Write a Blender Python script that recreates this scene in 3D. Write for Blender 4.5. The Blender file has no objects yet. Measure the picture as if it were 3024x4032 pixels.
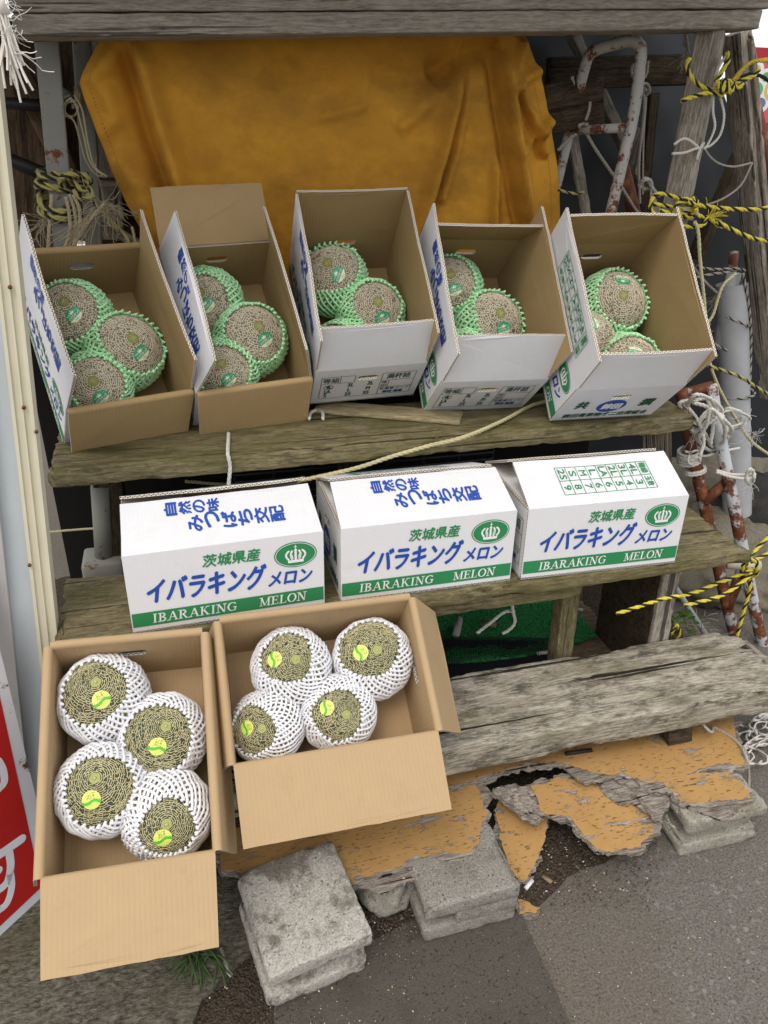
import bpy, bmesh, math, random
from mathutils import Vector, Matrix, noise
from mathutils.geometry import tessellate_polygon
V = Vector
PI = math.pi
SC = bpy.context.scene
COL = SC.collection

# ------------------------------------------------------------------ camera
CAM_R = V((0.9651, -0.2613, 0.0158)).normalized()
CAM_B = V((-0.2404, -0.8609, 0.4485)).normalized()
CAM_U = CAM_B.cross(CAM_R).normalized()
CAM_R = CAM_U.cross(CAM_B).normalized()
CAM_O = V((0, 0, 1.3175))
cd = bpy.data.cameras.new('camera')
cam = bpy.data.objects.new('camera', cd)
COL.objects.link(cam)
cd.sensor_fit = 'HORIZONTAL'
cd.sensor_width = 36.0
cd.lens = 35.342
cd.clip_start = 0.02
cd.clip_end = 400
cam.matrix_world = Matrix((
    (CAM_R.x, CAM_U.x, CAM_B.x, CAM_O.x),
    (CAM_R.y, CAM_U.y, CAM_B.y, CAM_O.y),
    (CAM_R.z, CAM_U.z, CAM_B.z, CAM_O.z), (0, 0, 0, 1)))
SC.camera = cam

# ------------------------------------------------------------------ world, sun, exposure
SUN_EL, SUN_AZ = math.radians(58), math.radians(215)      # azimuth: where the light comes from, clockwise from +Y
w = bpy.data.worlds.new("World")
SC.world = w
w.use_nodes = True
nt = w.node_tree
bg = nt.nodes['Background']
sky = nt.nodes.new('ShaderNodeTexSky')
sky.sky_type = 'NISHITA'
sky.sun_disc = False
sky.sun_elevation = SUN_EL
sky.sun_rotation = SUN_AZ
sky.air_density = 0.8
sky.dust_density = 8.0
sky.ozone_density = 1.0
cl = nt.nodes.new('ShaderNodeMix')                      # overcast: the clear sky veiled by bright even cloud
cl.data_type = 'RGBA'
cl.inputs[0].default_value = 0.70
cl.inputs[7].default_value = (9.0, 9.15, 9.4, 1)
nt.links.new(sky.outputs[0], cl.inputs[6])
nt.links.new(cl.outputs[2], bg.inputs[0])
bg.inputs[1].default_value = 0.12
sl = bpy.data.lights.new('sun', 'SUN')
sl.energy = 0.6
sl.angle = math.radians(25)
sl.color = (1.0, 0.97, 0.93)
sun = bpy.data.objects.new('sun', sl)
COL.objects.link(sun)
sd = V((math.sin(SUN_AZ) * math.cos(SUN_EL), math.cos(SUN_AZ) * math.cos(SUN_EL), math.sin(SUN_EL)))
sun.rotation_euler = sd.to_track_quat('Z', 'Y').to_euler()
SC.view_settings.view_transform = 'Standard'
SC.view_settings.look = 'None'
SC.view_settings.gamma = 1
SC.view_settings.exposure = 0.46
SC.cycles.max_bounces = 6
SC.cycles.diffuse_bounces = 4

# ------------------------------------------------------------------ measuring helper: a point on a real plane of the stall
FPX, KPX = 2968.7, 3024 / 1659
def ray(px, py):
    return (-CAM_B + CAM_R * ((px * KPX - 1512) / FPX) - CAM_U * ((py * KPX - 2016) / FPX))
def zp(px, py, z):
    v = ray(px, py); return CAM_O + v * ((z - CAM_O.z) / v.z)
def yp(px, py, y):
    v = ray(px, py); return CAM_O + v * ((y - CAM_O.y) / v.y)

# ------------------------------------------------------------------ mesh builder
class MB:
    def __init__(s):
        s.v = []; s.f = []; s.m = []; s.uv = []; s.sm = []
    def add(s, vs, fs, mat=0, uvs=None, smooth=False):
        b = len(s.v); s.v += [tuple(p) for p in vs]
        for i, f in enumerate(fs):
            s.f.append([b + k for k in f]); s.m.append(mat)
            s.uv.append(uvs[i] if uvs else [(0, 0)] * len(f)); s.sm.append(smooth)
    def build(s, name, mats, parent=None, M=None):
        me = bpy.data.meshes.new(name)
        me.from_pydata(s.v, [], s.f)
        for m in mats: me.materials.append(m)
        me.polygons.foreach_set('material_index', s.m)
        me.polygons.foreach_set('use_smooth', s.sm)
        ul = me.uv_layers.new(name='UVMap')
        flat = []
        for u in s.uv:
            for a in u: flat += [a[0], a[1]]
        ul.data.foreach_set('uv', flat)
        me.update()
        return link(name, me, parent, M)
def link(name, me, parent=None, M=None):
    o = bpy.data.objects.new(name, me); COL.objects.link(o)
    if parent is not None: o.parent = parent
    if M is not None: o.matrix_local = M
    return o
def tag(o, label=None, cat=None, group=None, kind=None):
    if label: o['label'] = label
    if cat: o['category'] = cat
    if group: o['group'] = group
    if kind: o['kind'] = kind
    return o
def thing(name, label, cat, M=None, group=None):
    return tag(link(name, None, None, M), label, cat, group)
def frame(o, x, y, z=None):
    x = V(x).normalized(); y = V(y); z = x.cross(y).normalized(); y = z.cross(x)
    return Matrix(((x.x, y.x, z.x, o[0]), (x.y, y.y, z.y, o[1]), (x.z, y.z, z.z, o[2]), (0, 0, 0, 1)))

def catmull(P, step):
    P = [V(p) for p in P]
    if len(P) < 3:
        n = max(2, int((P[1] - P[0]).length / step)); return [P[0].lerp(P[1], i / n) for i in range(n + 1)]
    Q = [P[0] * 2 - P[1]] + P + [P[-1] * 2 - P[-2]]
    out = []
    for i in range(1, len(Q) - 2):
        a, b, c, d = Q[i - 1:i + 3]
        n = max(1, int((c - b).length / step))
        for k in range(n):
            t = k / n
            out.append(0.5 * ((2 * b) + (c - a) * t + (2 * a - 5 * b + 4 * c - d) * t * t + (3 * b - a - 3 * c + d) * t ** 3))
    out.append(P[-1])
    return out
def frames(P):
    T = []
    for i in range(len(P)):
        t = (P[min(i + 1, len(P) - 1)] - P[max(i - 1, 0)])
        T.append(t.normalized() if t.length > 1e-9 else (T[-1] if T else V((0, 0, 1))))
    n = T[0].orthogonal().normalized(); out = []
    for i, t in enumerate(T):
        n = (n - t * n.dot(t))
        n = n.normalized() if n.length > 1e-6 else t.orthogonal().normalized()
        out.append((t, n, t.cross(n)))
    return out
def tube(mb, P, r, sides=6, mat=0, cap=True, smooth=True):
    P = [V(p) for p in P]; F = frames(P); vs = []; fs = []; N = len(P)
    rr = r if isinstance(r, (list, tuple)) else [r] * N
    for p, (t, n, b), q in zip(P, F, rr):
        for k in range(sides):
            a = 2 * PI * k / sides; vs.append(p + (n * math.cos(a) + b * math.sin(a)) * q)
    for i in range(N - 1):
        for k in range(sides):
            k2 = (k + 1) % sides
            fs.append((i * sides + k, i * sides + k2, (i + 1) * sides + k2, (i + 1) * sides + k))
    if cap:
        fs.append(tuple(range(sides - 1, -1, -1))); fs.append(tuple((N - 1) * sides + k for k in range(sides)))
    mb.add(vs, fs, mat, None, smooth)
def rope(mb, P, r, mats=(0, 0, 0), pitch=7.5, step=None, fuzz=0, seed=0):
    """three strands laid round each other along the path"""
    step = step or r * 1.1
    P = catmull(P, step); F = frames(P); L = 0; ph = []
    for i, p in enumerate(P):
        if i: L += (p - P[i - 1]).length
        ph.append(L / (pitch * r) * 2 * PI)
    for s in range(3):
        Q = []
        for p, (t, n, b), a in zip(P, F, ph):
            a = a + s * 2 * PI / 3; Q.append(p + (n * math.cos(a) + b * math.sin(a)) * r * .5)
        tube(mb, Q, r * .56, 5, mats[s])
    if fuzz:
        rnd = random.Random(seed)
        for i in range(fuzz):
            k = rnd.randrange(len(P)); d = V((rnd.gauss(0, 1), rnd.gauss(0, 1), rnd.gauss(0, 1))).normalized()
            tube(mb, [P[k], P[k] + d * r * 2 + V((0, 0, -r * .5)), P[k] + d * r * 3.5 + V((0, 0, -r * 1.8))], .00022, 3, mats[0], False)
def wrap(c, ax, ra, rb, u, turns, pitch, wob=.15, seed=0, start=0, n=12):
    """a helical lashing round a post: centre c, axis ax, half sizes ra, rb, u = direction of ra"""
    rnd = random.Random(seed); ax = V(ax).normalized(); u = V(u); u = (u - ax * u.dot(ax)).normalized(); w_ = ax.cross(u)
    out = []; N = int(turns * n); tl = rnd.uniform(-1, 1)
    for i in range(N + 1):
        a = start + 2 * PI * i / n
        if i % n == 0: tl = rnd.uniform(-1, 1)
        rr = 1 + rnd.uniform(-wob, wob) * .25
        out.append(V(c) + u * math.cos(a) * ra * rr + w_ * math.sin(a) * rb * rr + ax * (pitch * i / n + tl * wob * ra * math.sin(a)))
    return out

def rbox(mb, x0, x1, y0, y1, z0, z1, r=.004, res=.012, amp=.0015, fq=60, seed=0, mat=0, ends=0.0, endf=60, chip=0.0, maxn=90):
    """box with rounded, worn edges; ends > 0 splits and rags the two X ends"""
    sx, sy, sz = x1 - x0, y1 - y0, z1 - z0
    nx, ny, nz = (max(2, min(maxn, int(s / res))) for s in (sx, sy, sz))
    def lin(a, b, n):
        q = [a] + [a + r * .9] + [a + r + (b - a - 2 * r) * i / n for i in range(1, n)] + [b - r * .9] + [b]; return q
    X, Y, Z = lin(x0, x1, nx), lin(y0, y1, ny), lin(z0, z1, nz)
    idx = {}; vs = []; so = V((seed * 7.31, seed * 3.17, seed * 1.7))
    def vert(i, j, k):
        key = (i, j, k)
        if key in idx: return idx[key]
        p = V((X[i], Y[j], Z[k]))
        c = V((min(max(p.x, x0 + r), x1 - r), min(max(p.y, y0 + r), y1 - r), min(max(p.z, z0 + r), z1 - r)))
        d = p - c
        nrm = d.normalized() if d.length > 1e-9 else V((0, 0, 1))
        q = c + nrm * r if d.length > 1e-9 else p
        onedge = sum((abs(p.x - x0) < r * 1.5 or abs(p.x - x1) < r * 1.5, abs(p.y - y0) < r * 1.5 or abs(p.y - y1) < r * 1.5, abs(p.z - z0) < r * 1.5 or abs(p.z - z1) < r * 1.5))
        q = q + nrm * (noise.noise(p * fq + so) * amp)
        if chip and onedge >= 2:
            e = noise.noise(V((p.x * 9, p.y * 9, p.z * 9)) + so) + .5 * noise.noise(p * 45 + so)
            if e > .1: q = q - nrm * (e - .1) * chip
        if ends:
            for side, xx in ((-1, x0), (1, x1)):
                dd = abs(p.x - xx); fl = max(0, 1 - dd / (ends * 2.2))
                if fl > 0:
                    e = abs(noise.noise(V((side * 5, p.y * endf * .5, p.z * endf * .6)) + so)) * 1.5 + .7 * abs(noise.noise(V((side * 9, p.y * endf * 3, p.z * endf * 3)) + so))
                    q.x -= side * ends * e * fl
        idx[key] = len(vs); vs.append(q); return idx[key]
    fs = []
    a, b, c = len(X) - 1, len(Y) - 1, len(Z) - 1
    for i in range(a):
        for j in range(b):
            fs.append((vert(i, j, c), vert(i + 1, j, c), vert(i + 1, j + 1, c), vert(i, j + 1, c)))
            fs.append((vert(i, j, 0), vert(i, j + 1, 0), vert(i + 1, j + 1, 0), vert(i + 1, j, 0)))
        for k in range(c):
            fs.append((vert(i, 0, k), vert(i + 1, 0, k), vert(i + 1, 0, k + 1), vert(i, 0, k + 1)))
            fs.append((vert(i, b, k), vert(i, b, k + 1), vert(i + 1, b, k + 1), vert(i + 1, b, k)))
    for j in range(b):
        for k in range(c):
            fs.append((vert(0, j, k), vert(0, j, k + 1), vert(0, j + 1, k + 1), vert(0, j + 1, k)))
            fs.append((vert(a, j, k), vert(a, j + 1, k), vert(a, j + 1, k + 1), vert(a, j, k + 1)))
    mb.add(vs, fs, mat, None, True)

# ------------------------------------------------------------------ materials
class NT:
    def __init__(s, name, rough=.8, spec=.3):
        m = bpy.data.materials.new(name); m.use_nodes = True; s.m = m; s.t = m.node_tree; s.n = s.t.nodes
        s.b = s.n['Principled BSDF']; s.b.inputs['Roughness'].default_value = rough
        s.b.inputs['Specular IOR Level'].default_value = spec
        s.tc = s.n.new('ShaderNodeTexCoord'); s.oi = None
    def L(s, a, b): s.t.links.new(a, b)
    def N(s, t, **kw):
        x = s.n.new('ShaderNode' + t)
        for k, v in kw.items(): setattr(x, k, v)
        return x
    def co(s, scale=(1, 1, 1), rnd=True, src='Object'):
        mp = s.N('Mapping'); mp.inputs['Scale'].default_value = scale
        if rnd:
            s.oi = s.oi or s.N('ObjectInfo'); ml = s.N('Math', operation='MULTIPLY'); s.L(s.oi.outputs['Random'], ml.inputs[0]); ml.inputs[1].default_value = 37.0
            cb = s.N('CombineXYZ')
            for i in range(3): s.L(ml.outputs[0], cb.inputs[i])
            s.L(cb.outputs[0], mp.inputs['Location'])
        s.L(s.tc.outputs[src], mp.inputs['Vector']); return mp.outputs[0]
    def noise(s, vec, scale=5, detail=4, rough=.5, dist=0):
        x = s.N('TexNoise'); x.inputs['Scale'].default_value = scale; x.inputs['Detail'].default_value = detail
        x.inputs['Roughness'].default_value = rough; x.inputs['Distortion'].default_value = dist
        s.L(vec, x.inputs['Vector']); return x.outputs['Fac']
    def ramp(s, f, a, b, ca=(0, 0, 0), cb=(1, 1, 1), mid=None):
        x = s.N('ValToRGB'); e = x.color_ramp.elements; e[0].position = a; e[1].position = b
        e[0].color = (*ca, 1); e[1].color = (*cb, 1)
        if mid:
            q = e.new(mid[0]); q.color = (*mid[1], 1)
        s.L(f, x.inputs[0]); return x.outputs[0]
    def mix(s, f, a, b, mode='MIX'):
        x = s.N('Mix', data_type='RGBA', blend_type=mode)
        if isinstance(f, (int, float)): x.inputs[0].default_value = f
        else: s.L(f, x.inputs[0])
        for i, c in ((6, a), (7, b)):
            if isinstance(c, tuple): x.inputs[i].default_value = (*c, 1)
            else: s.L(c, x.inputs[i])
        return x.outputs[2]
    def math(s, op, a, b=None, clamp=False):
        x = s.N('Math', operation=op); x.use_clamp = clamp
        for i, c in ((0, a), (1, b)):
            if c is None: continue
            if isinstance(c, (int, float)): x.inputs[i].default_value = c
            else: s.L(c, x.inputs[i])
        return x.outputs[0]
    def bump(s, h, strength=.5, dist=.002):
        x = s.N('Bump'); x.inputs['Strength'].default_value = strength; x.inputs['Distance'].default_value = dist
        s.L(h, x.inputs['Height']); s.L(x.outputs[0], s.b.inputs['Normal'])
    def col(s, c):
        if isinstance(c, tuple): s.b.inputs['Base Color'].default_value = (*c, 1)
        else: s.L(c, s.b.inputs['Base Color'])
        return s.m

def m_plain(name, c, rough=.6, spec=.3, var=.12, sc=20, metal=0):
    t = NT(name, rough, spec); t.b.inputs['Metallic'].default_value = metal
    n = t.noise(t.co(), sc, 4)
    return t.col(t.mix(n, tuple(x * (1 - var) for x in c), tuple(min(1, x * (1 + var)) for x in c)))
def m_wood(name, light, dark, moss=0., mosscol=(.10, .11, .035), stain=.5, crack=.5, bs=.6, gs=1.0):
    t = NT(name, .85, .15)
    warp = t.noise(t.co((.9, 4, 4)), 1.4, 2)
    c1 = t.co((2.4 * gs, 30 * gs, 30 * gs)); add = t.N('VectorMath', operation='ADD'); t.L(c1, add.inputs[0])
    w3 = t.N('VectorMath', operation='SCALE'); cb = t.N('CombineXYZ'); t.L(warp, cb.inputs[1]); t.L(warp, cb.inputs[2]); t.L(cb.outputs[0], w3.inputs[0]); w3.inputs['Scale'].default_value = 3.0
    t.L(w3.outputs[0], add.inputs[1]); g = add.outputs[0]
    n1 = t.noise(g, 2.2, 8, .62); n2 = t.noise(g, 9, 6, .7)
    wv = t.N('TexWave', wave_type='BANDS', bands_direction='Z', wave_profile='SIN'); wv.inputs['Scale'].default_value = .9; wv.inputs['Distortion'].default_value = 5; wv.inputs['Detail'].default_value = 3; wv.inputs['Detail Scale'].default_value = 1.2
    t.L(g, wv.inputs['Vector'])
    n3 = t.noise(t.co((40, 260, 260)), 1.0, 3, .7)
    f = t.math('ADD', t.math('MULTIPLY', n1, .34), t.math('ADD', t.math('MULTIPLY', t.ramp(n2, .36, .62), .34), t.math('ADD', t.math('MULTIPLY', wv.outputs['Fac'], .10), t.math('MULTIPLY', t.ramp(n3, .38, .62), .17))))
    c = t.ramp(f, .28, .66, dark, light)
    st = t.ramp(t.noise(t.co((8, 20, 20)), 1.8, 12, .82, .2), .48, .60)
    c = t.mix(t.math('MULTIPLY', st, stain), c, tuple(x * .30 for x in dark))
    if moss:
        ms = t.ramp(t.noise(t.co((2.5, 8, 8)), 1.8, 10, .78), .60 - .35 * moss, .80 - .3 * moss)
        c = t.mix(t.math('MULTIPLY', ms, .85), c, t.mix(n2, tuple(x * .45 for x in mosscol), mosscol))
    vo = t.N('TexVoronoi'); vo.inputs['Scale'].default_value = 1.0; t.L(t.co((3.1, 8, 8)), vo.inputs['Vector'])
    kn = t.ramp(vo.outputs['Distance'], .07, .19, (1, 1, 1), (0, 0, 0))
    c = t.mix(t.math('MULTIPLY', kn, .6), c, tuple(x * .35 for x in dark))
    cr = t.ramp(t.noise(t.co((.9 * gs, 60 * gs, 60 * gs)), 1.1, 3, .55), .615, .645)
    c = t.mix(t.math('MULTIPLY', cr, crack), c, tuple(x * .12 for x in dark))
    h = t.math('SUBTRACT', t.math('ADD', n1, t.math('MULTIPLY', n2, .6)), t.math('MULTIPLY', cr, 1.2))
    t.bump(h, bs, .003)
    return t.col(c)
def m_concrete(name, c1, c2, stain=(.08, .07, .05), st=.5, moss=0):
    t = NT(name, .95, .1); o = t.co()
    n = t.noise(o, 230, 4, .75); b = t.noise(o, 14, 9, .72); v = t.N('TexVoronoi'); v.inputs['Scale'].default_value = 320; t.L(o, v.inputs['Vector'])
    c = t.ramp(t.math('ADD', t.math('MULTIPLY', n, .7), t.math('MULTIPLY', v.outputs['Distance'], .35)), .33, .72, c2, c1)
    c = t.mix(t.math('MULTIPLY', t.ramp(b, .50, .60), st), c, stain)
    if moss: c = t.mix(t.math('MULTIPLY', t.ramp(t.noise(o, 9, 6, .6), .40, .62), moss), c, (.13, .13, .045))
    pit = t.ramp(t.noise(o, 210, 2, .6), .26, .36)
    c = t.mix(pit, tuple(x * .6 for x in c2), c)
    t.bump(t.math('ADD', t.math('ADD', n, pit), t.math('MULTIPLY', b, .5)), .9, .004)
    return t.col(c)
def m_board(name, base, var, spec=.25, grime=.22, wv=1.0):
    """paper liner of corrugated board; UV is in metres on the sheet"""
    t = NT(name, .75, spec); uv = t.co((1, 1, 1), False, 'UV')
    sx = t.N('SeparateXYZ'); t.L(uv, sx.inputs[0])
    wave = t.math('SINE', t.math('MULTIPLY', sx.outputs[0], 2 * PI / .0075))
    n = t.noise(t.co((1, 1, 1)), 22, 5, .6); fib = t.noise(t.co((1, 1, 1)), 420, 2, .6)
    c = t.mix(n, tuple(x * (1 - var) for x in base), tuple(min(.93, x * (1 + var)) for x in base))
    c = t.mix(t.math('MULTIPLY', t.ramp(fib, .45, .7), .12), c, tuple(x * .7 for x in base))
    c = t.mix(t.math('MULTIPLY', t.math('ADD', wave, 1), .030 * wv), c, tuple(x * .55 for x in base))
    gr = t.ramp(t.noise(t.co((1, 1, 1)), 11, 9, .75, .4), .56, .74)
    c = t.mix(t.math('MULTIPLY', gr, grime), c, tuple(x * k for x, k in zip(base, (.62, .52, .40))))
    t.bump(t.math('ADD', t.math('ADD', t.math('MULTIPLY', wave, wv), t.math('MULTIPLY', fib, .5)), t.math('MULTIPLY', t.noise(t.co((1, 1, 1)), 18, 4, .6), 6)), .14, .0010)
    return t.col(c)
def m_flute(name, liner, dark):
    t = NT(name, .9, .1); uv = t.co((1, 1, 1), False, 'UV'); s = t.N('SeparateXYZ'); t.L(uv, s.inputs[0])
    tri = t.math('PINGPONG', t.math('DIVIDE', s.outputs[0], .0042), 1.0)
    d = t.math('ABSOLUTE', t.math('SUBTRACT', s.outputs[1], tri))
    m = t.math('LESS_THAN', d, .24)
    e = t.math('GREATER_THAN', t.math('ABSOLUTE', t.math('SUBTRACT', s.outputs[1], .5)), .36)
    return t.col(t.mix(t.math('MAXIMUM', m, e), dark, liner))
def m_rust(name, paint, amt, grad=False):
    t = NT(name, .7, .3); o = t.co()
    f = t.noise(t.co((1, 1, 1)), 16, 10, .75); g = t.noise(o, 55, 5, .6)
    r = t.mix(g, (.060, .018, .010), (.20, .065, .028))
    r = t.mix(t.ramp(t.noise(o, 25, 5, .6), .52, .72), r, (.36, .165, .06))
    p = t.mix(t.noise(o, 6, 5), tuple(x * .8 for x in paint), paint)
    k = t.ramp(f, .62 - amt * .3, .65 - amt * .3)
    t.bump(t.math('ADD', t.math('MULTIPLY', g, .5), t.math('MULTIPLY', k, -.3)), .5, .001)
    return t.col(t.mix(k, p, r))

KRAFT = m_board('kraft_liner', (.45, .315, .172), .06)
KRAFT_SHADED = m_board('kraft_liner_shaded', (.40, .28, .135), .06)  # same kraft, darkened in colour for the shade inside the upper boxes
WHITE = m_board('white_coated_liner', (.73, .73, .74), .03, .35, .16, .35)
FLUTE = m_flute('flute_edge', (.78, .72, .62), (.06, .04, .025))
FLUTEK = m_flute('flute_edge_kraft', (.50, .33, .18), (.10, .055, .025))
GREEN = m_plain('green_ink', (.030, .235, .085), .5, .3, .08)
DGREEN = m_plain('dark_green_ink', (.02, .10, .05), .5, .3, .08)
BLUE = m_plain('blue_ink', (.022, .075, .36), .5, .3, .1)
WINK = m_plain('white_ink', (.82, .82, .82), .5, .3, .02)
BOXM = [WHITE, KRAFT, FLUTE, GREEN, BLUE, WINK, DGREEN]

BOXU = [WHITE, KRAFT_SHADED] + BOXM[2:]
# ------------------------------------------------------------------ lettering
_tc = {}
def glyphs(body):
    key = body
    if key not in _tc:
        c = bpy.data.curves.new('t', 'FONT'); c.body = body; c.resolution_u = 3; c.align_x = 'LEFT'
        o = bpy.data.objects.new('t', c); COL.objects.link(o); bpy.context.view_layer.update()
        dg = bpy.context.evaluated_depsgraph_get(); me = o.evaluated_get(dg).to_mesh()
        vs = [tuple(v.co) for v in me.vertices]; fs = [tuple(p.vertices) for p in me.polygons]
        bpy.data.objects.remove(o); bpy.data.curves.remove(c)
        x0 = min(v[0] for v in vs); x1 = max(v[0] for v in vs); y0 = min(v[1] for v in vs); y1 = max(v[1] for v in vs)
        fs2 = []
        for f in fs:
            a, b_, c_ = vs[f[0]], vs[f[1]], vs[f[2]]
            cr = (b_[0] - a[0]) * (c_[1] - a[1]) - (b_[1] - a[1]) * (c_[0] - a[0])
            fs2.append(f if cr > 0 else tuple(reversed(f)))
        _tc[key] = ([(v[0] - x0, v[1] - y0) for v in vs], fs2, x1 - x0, y1 - y0)
    return _tc[key]
def txt(mb, M, body, x0, y0, wd, ht, mat, bold=.0, rot=0, shear=0, z=.0009, fn=None):
    """lettering fitted to the rectangle x0, y0, wd, ht of a sheet's own plane; rot = quarter turns clockwise"""
    vs, fs, W_, H_ = glyphs(body); k = bold * (ht if not rot else wd)
    for n_, (dx, dy) in enumerate(((0, 0), (k, 0), (-k, 0), (0, k), (0, -k)) if bold else ((0, 0),)):
        out = []
        for x, y in vs:
            u, v = x / W_, y / H_
            if rot == 1: u, v = v, 1 - u
            elif rot == 3: u, v = 1 - v, u
            X = x0 + dx + u * wd + shear * v * ht; Y = y0 + dy + v * ht
            out.append(fn(X, Y) if fn else M @ V((X, Y, z + n_ * .00004)))
        mb.add(out, fs, mat)
def quad(mb, M, x0, y0, x1, y1, mat, z=.0008):
    mb.add([M @ V((x0, y0, z)), M @ V((x1, y0, z)), M @ V((x1, y1, z)), M @ V((x0, y1, z))], [(0, 1, 2, 3)], mat)
def poly(mb, M, pts, mat, z=.0008):
    tr = tessellate_polygon([[V((p[0], p[1], 0)) for p in pts]]); fs = []
    for a, b, c in tr:
        A, B, C_ = pts[a], pts[b], pts[c]
        cr = (B[0] - A[0]) * (C_[1] - A[1]) - (B[1] - A[1]) * (C_[0] - A[0])
        fs.append((a, b, c) if cr > 0 else (a, c, b))
    mb.add([M @ V((p[0], p[1], z)) for p in pts], fs, mat)
def ell(cx, cy, a, b, n=36): return [(cx + a * math.cos(2 * PI * i / n), cy + b * math.sin(2 * PI * i / n)) for i in range(n)]
def line(mb, M, x0, y0, x1, y1, wd, mat, z=.0008):
    d = V((x1 - x0, y1 - y0)).normalized() * wd / 2
    mb.add([M @ V((x0 + d.y, y0 - d.x, z)), M @ V((x1 + d.y, y1 - d.x, z)), M @ V((x1 - d.y, y1 + d.x, z)), M @ V((x0 - d.y, y0 + d.x, z))], [(0, 1, 2, 3)], mat)
def pline(mb, M, P, wd, mat, z=.0008):
    for a, b in zip(P, P[1:]): line(mb, M, a[0], a[1], b[0], b[1], wd, mat, z)
# serif capitals as strokes: (x0,y0,x1,y1,width) in a unit-high box
SER = {
 'I': (.42, [(.21, 0, .21, 1, .17)], [(.21, 0), (.21, 1)]),
 'B': (.70, [(.17, 0, .17, 1, .17)], [(.13, 0), (.13, 1)]), 'A': (.86, [(.12, 0, .43, 1, .07), (.43, 1, .74, 0, .17), (.25, .36, .60, .36, .07)], [(.12, 0), (.74, 0)]),
 'R': (.80, [(.17, 0, .17, 1, .17), (.36, .5, .68, 0, .17)], [(.17, 0), (.13, 1), (.70, 0)]), 'K': (.84, [(.17, 0, .17, 1, .17), (.22, .45, .62, 1, .07), (.34, .58, .70, 0, .17)], [(.17, 0), (.17, 1), (.70, 0), (.64, 1)]),
 'N': (.86, [(.15, 0, .15, 1, .07), (.71, 0, .71, 1, .07), (.15, 1, .71, 0, .17)], [(.15, 0), (.13, 1), (.71, 1)]), 'G': (.84, [(.70, 0.05, .70, .45, .16)], [(.68, .45)]),
 'M': (1.02, [(.16, 0, .16, 1, .07), (.16, 1, .50, .05, .16), (.50, .05, .84, 1, .06), (.84, 0, .84, 1, .17)], [(.16, 0), (.14, 1), (.84, 0), (.88, 1)]),
 'E': (.70, [(.17, 0, .17, 1, .17), (.1, .96, .6, .96, .07), (.1, .04, .63, .04, .07), (.2, .52, .5, .52, .07), (.62, 0, .62, .25, .06), (.59, .76, .59, 1, .06), (.5, .4, .5, .64, .05)], [(.13, 0), (.13, 1)]),
 'L': (.66, [(.17, 0, .17, 1, .17), (.1, .04, .6, .04, .07), (.6, 0, .6, .28, .06)], [(.13, 0), (.17, 1)]), 'O': (.86, [], []), ' ': (1.6, [], [])}
def serif(mb, M, s, x0, y0, wd, ht, mat, shear=.1, z=.0012):
    tot = sum(SER[c][0] for c in s) + .06 * len(s); k = wd / tot; x = x0
    def P(u, v): return (x + u * k + shear * v * ht, y0 + v * ht)
    def arc(cx, cy, rx, ry, a0, a1, w0, w1, n=12):
        pts = [(cx + rx * math.cos(math.radians(a0 + (a1 - a0) * i / n)), cy + ry * math.sin(math.radians(a0 + (a1 - a0) * i / n))) for i in range(n + 1)]
        for i, (a, b) in enumerate(zip(pts, pts[1:])):
            am = math.radians(a0 + (a1 - a0) * (i + .5) / n); wv = w0 + (w1 - w0) * abs(math.cos(am)); A = P(*a); B = P(*b); line(mb, M, A[0], A[1], B[0], B[1], wv * ht * .95, mat, z)
    for c in s:
        adv, st, se = SER[c]
        for a, b, c2, d, w_ in st:
            A = P(a, b); B = P(c2, d); line(mb, M, A[0], A[1], B[0], B[1], w_ * ht * .95, mat, z)
        for a, b in se:
            A = P(a - .15, b * .93 + .035); B = P(a + .15, b * .93 + .035); line(mb, M, A[0], A[1], B[0], B[1], .09 * ht, mat, z)
        if c == 'B': arc(.25, .75, .28, .22, -90, 90, .07, .18); arc(.25, .27, .34, .24, -90, 90, .07, .19)
        if c == 'R': arc(.25, .74, .32, .23, -90, 90, .07, .18)
        if c == 'O': arc(.43, .5, .35, .48, 0, 360, .06, .19, 22)
        if c == 'G': arc(.45, .5, .35, .47, 40, 325, .06, .19, 18)
        x += (adv + .06) * k

def crown(mb, M, cx, cy, a, b):
    """green oval with a white ring and a white crown"""
    poly(mb, M, ell(cx, cy, a, b), 3, .0007)
    e1 = ell(cx, cy, a * .93, b * .90, 40); pline(mb, M, e1 + [e1[0]], .0011, 5, .0011)
    h = b * .62; wx = a * .42
    poly(mb, M, [(cx - wx * .85, cy - h), (cx + wx * .85, cy - h), (cx + wx * .90, cy - h + b * .22), (cx - wx * .90, cy - h + b * .22)], 5, .0011)
    for s in (-1, -.5, 0, .5, 1):
        x0 = cx + s * wx * .75; P = []
        for i in range(9):
            t = i / 8; P.append((x0 + s * wx * .42 * math.sin(t * PI * .8) - s * .3 * wx * t * t, cy - h + b * .25 + t * b * .72))
        if s == 0: P = [(cx, cy - h + b * .2), (cx, cy + b * .25)]
        pline(mb, M, P, a * (.095 if s else .11), 5, .0011)
        if s and abs(s) < 1: poly(mb, M, [(x0 - a * .05, cy - h + b * .3), (x0 + a * .05, cy - h + b * .3), (x0 + a * .05 + s * a * .06, cy - h + b * .62), (x0 - a * .05 + s * a * .06, cy - h + b * .62)], 5, .0011)
    poly(mb, M, ell(cx, cy + b * .36, a * .07, b * .11, 14), 5, .0013)
    line(mb, M, cx, cy + b * .42, cx, cy + b * .78, a * .035, 5, .0013)
    line(mb, M, cx - a * .07, cy + b * .62, cx + a * .07, cy + b * .62, a * .035, 5, .0013)

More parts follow.
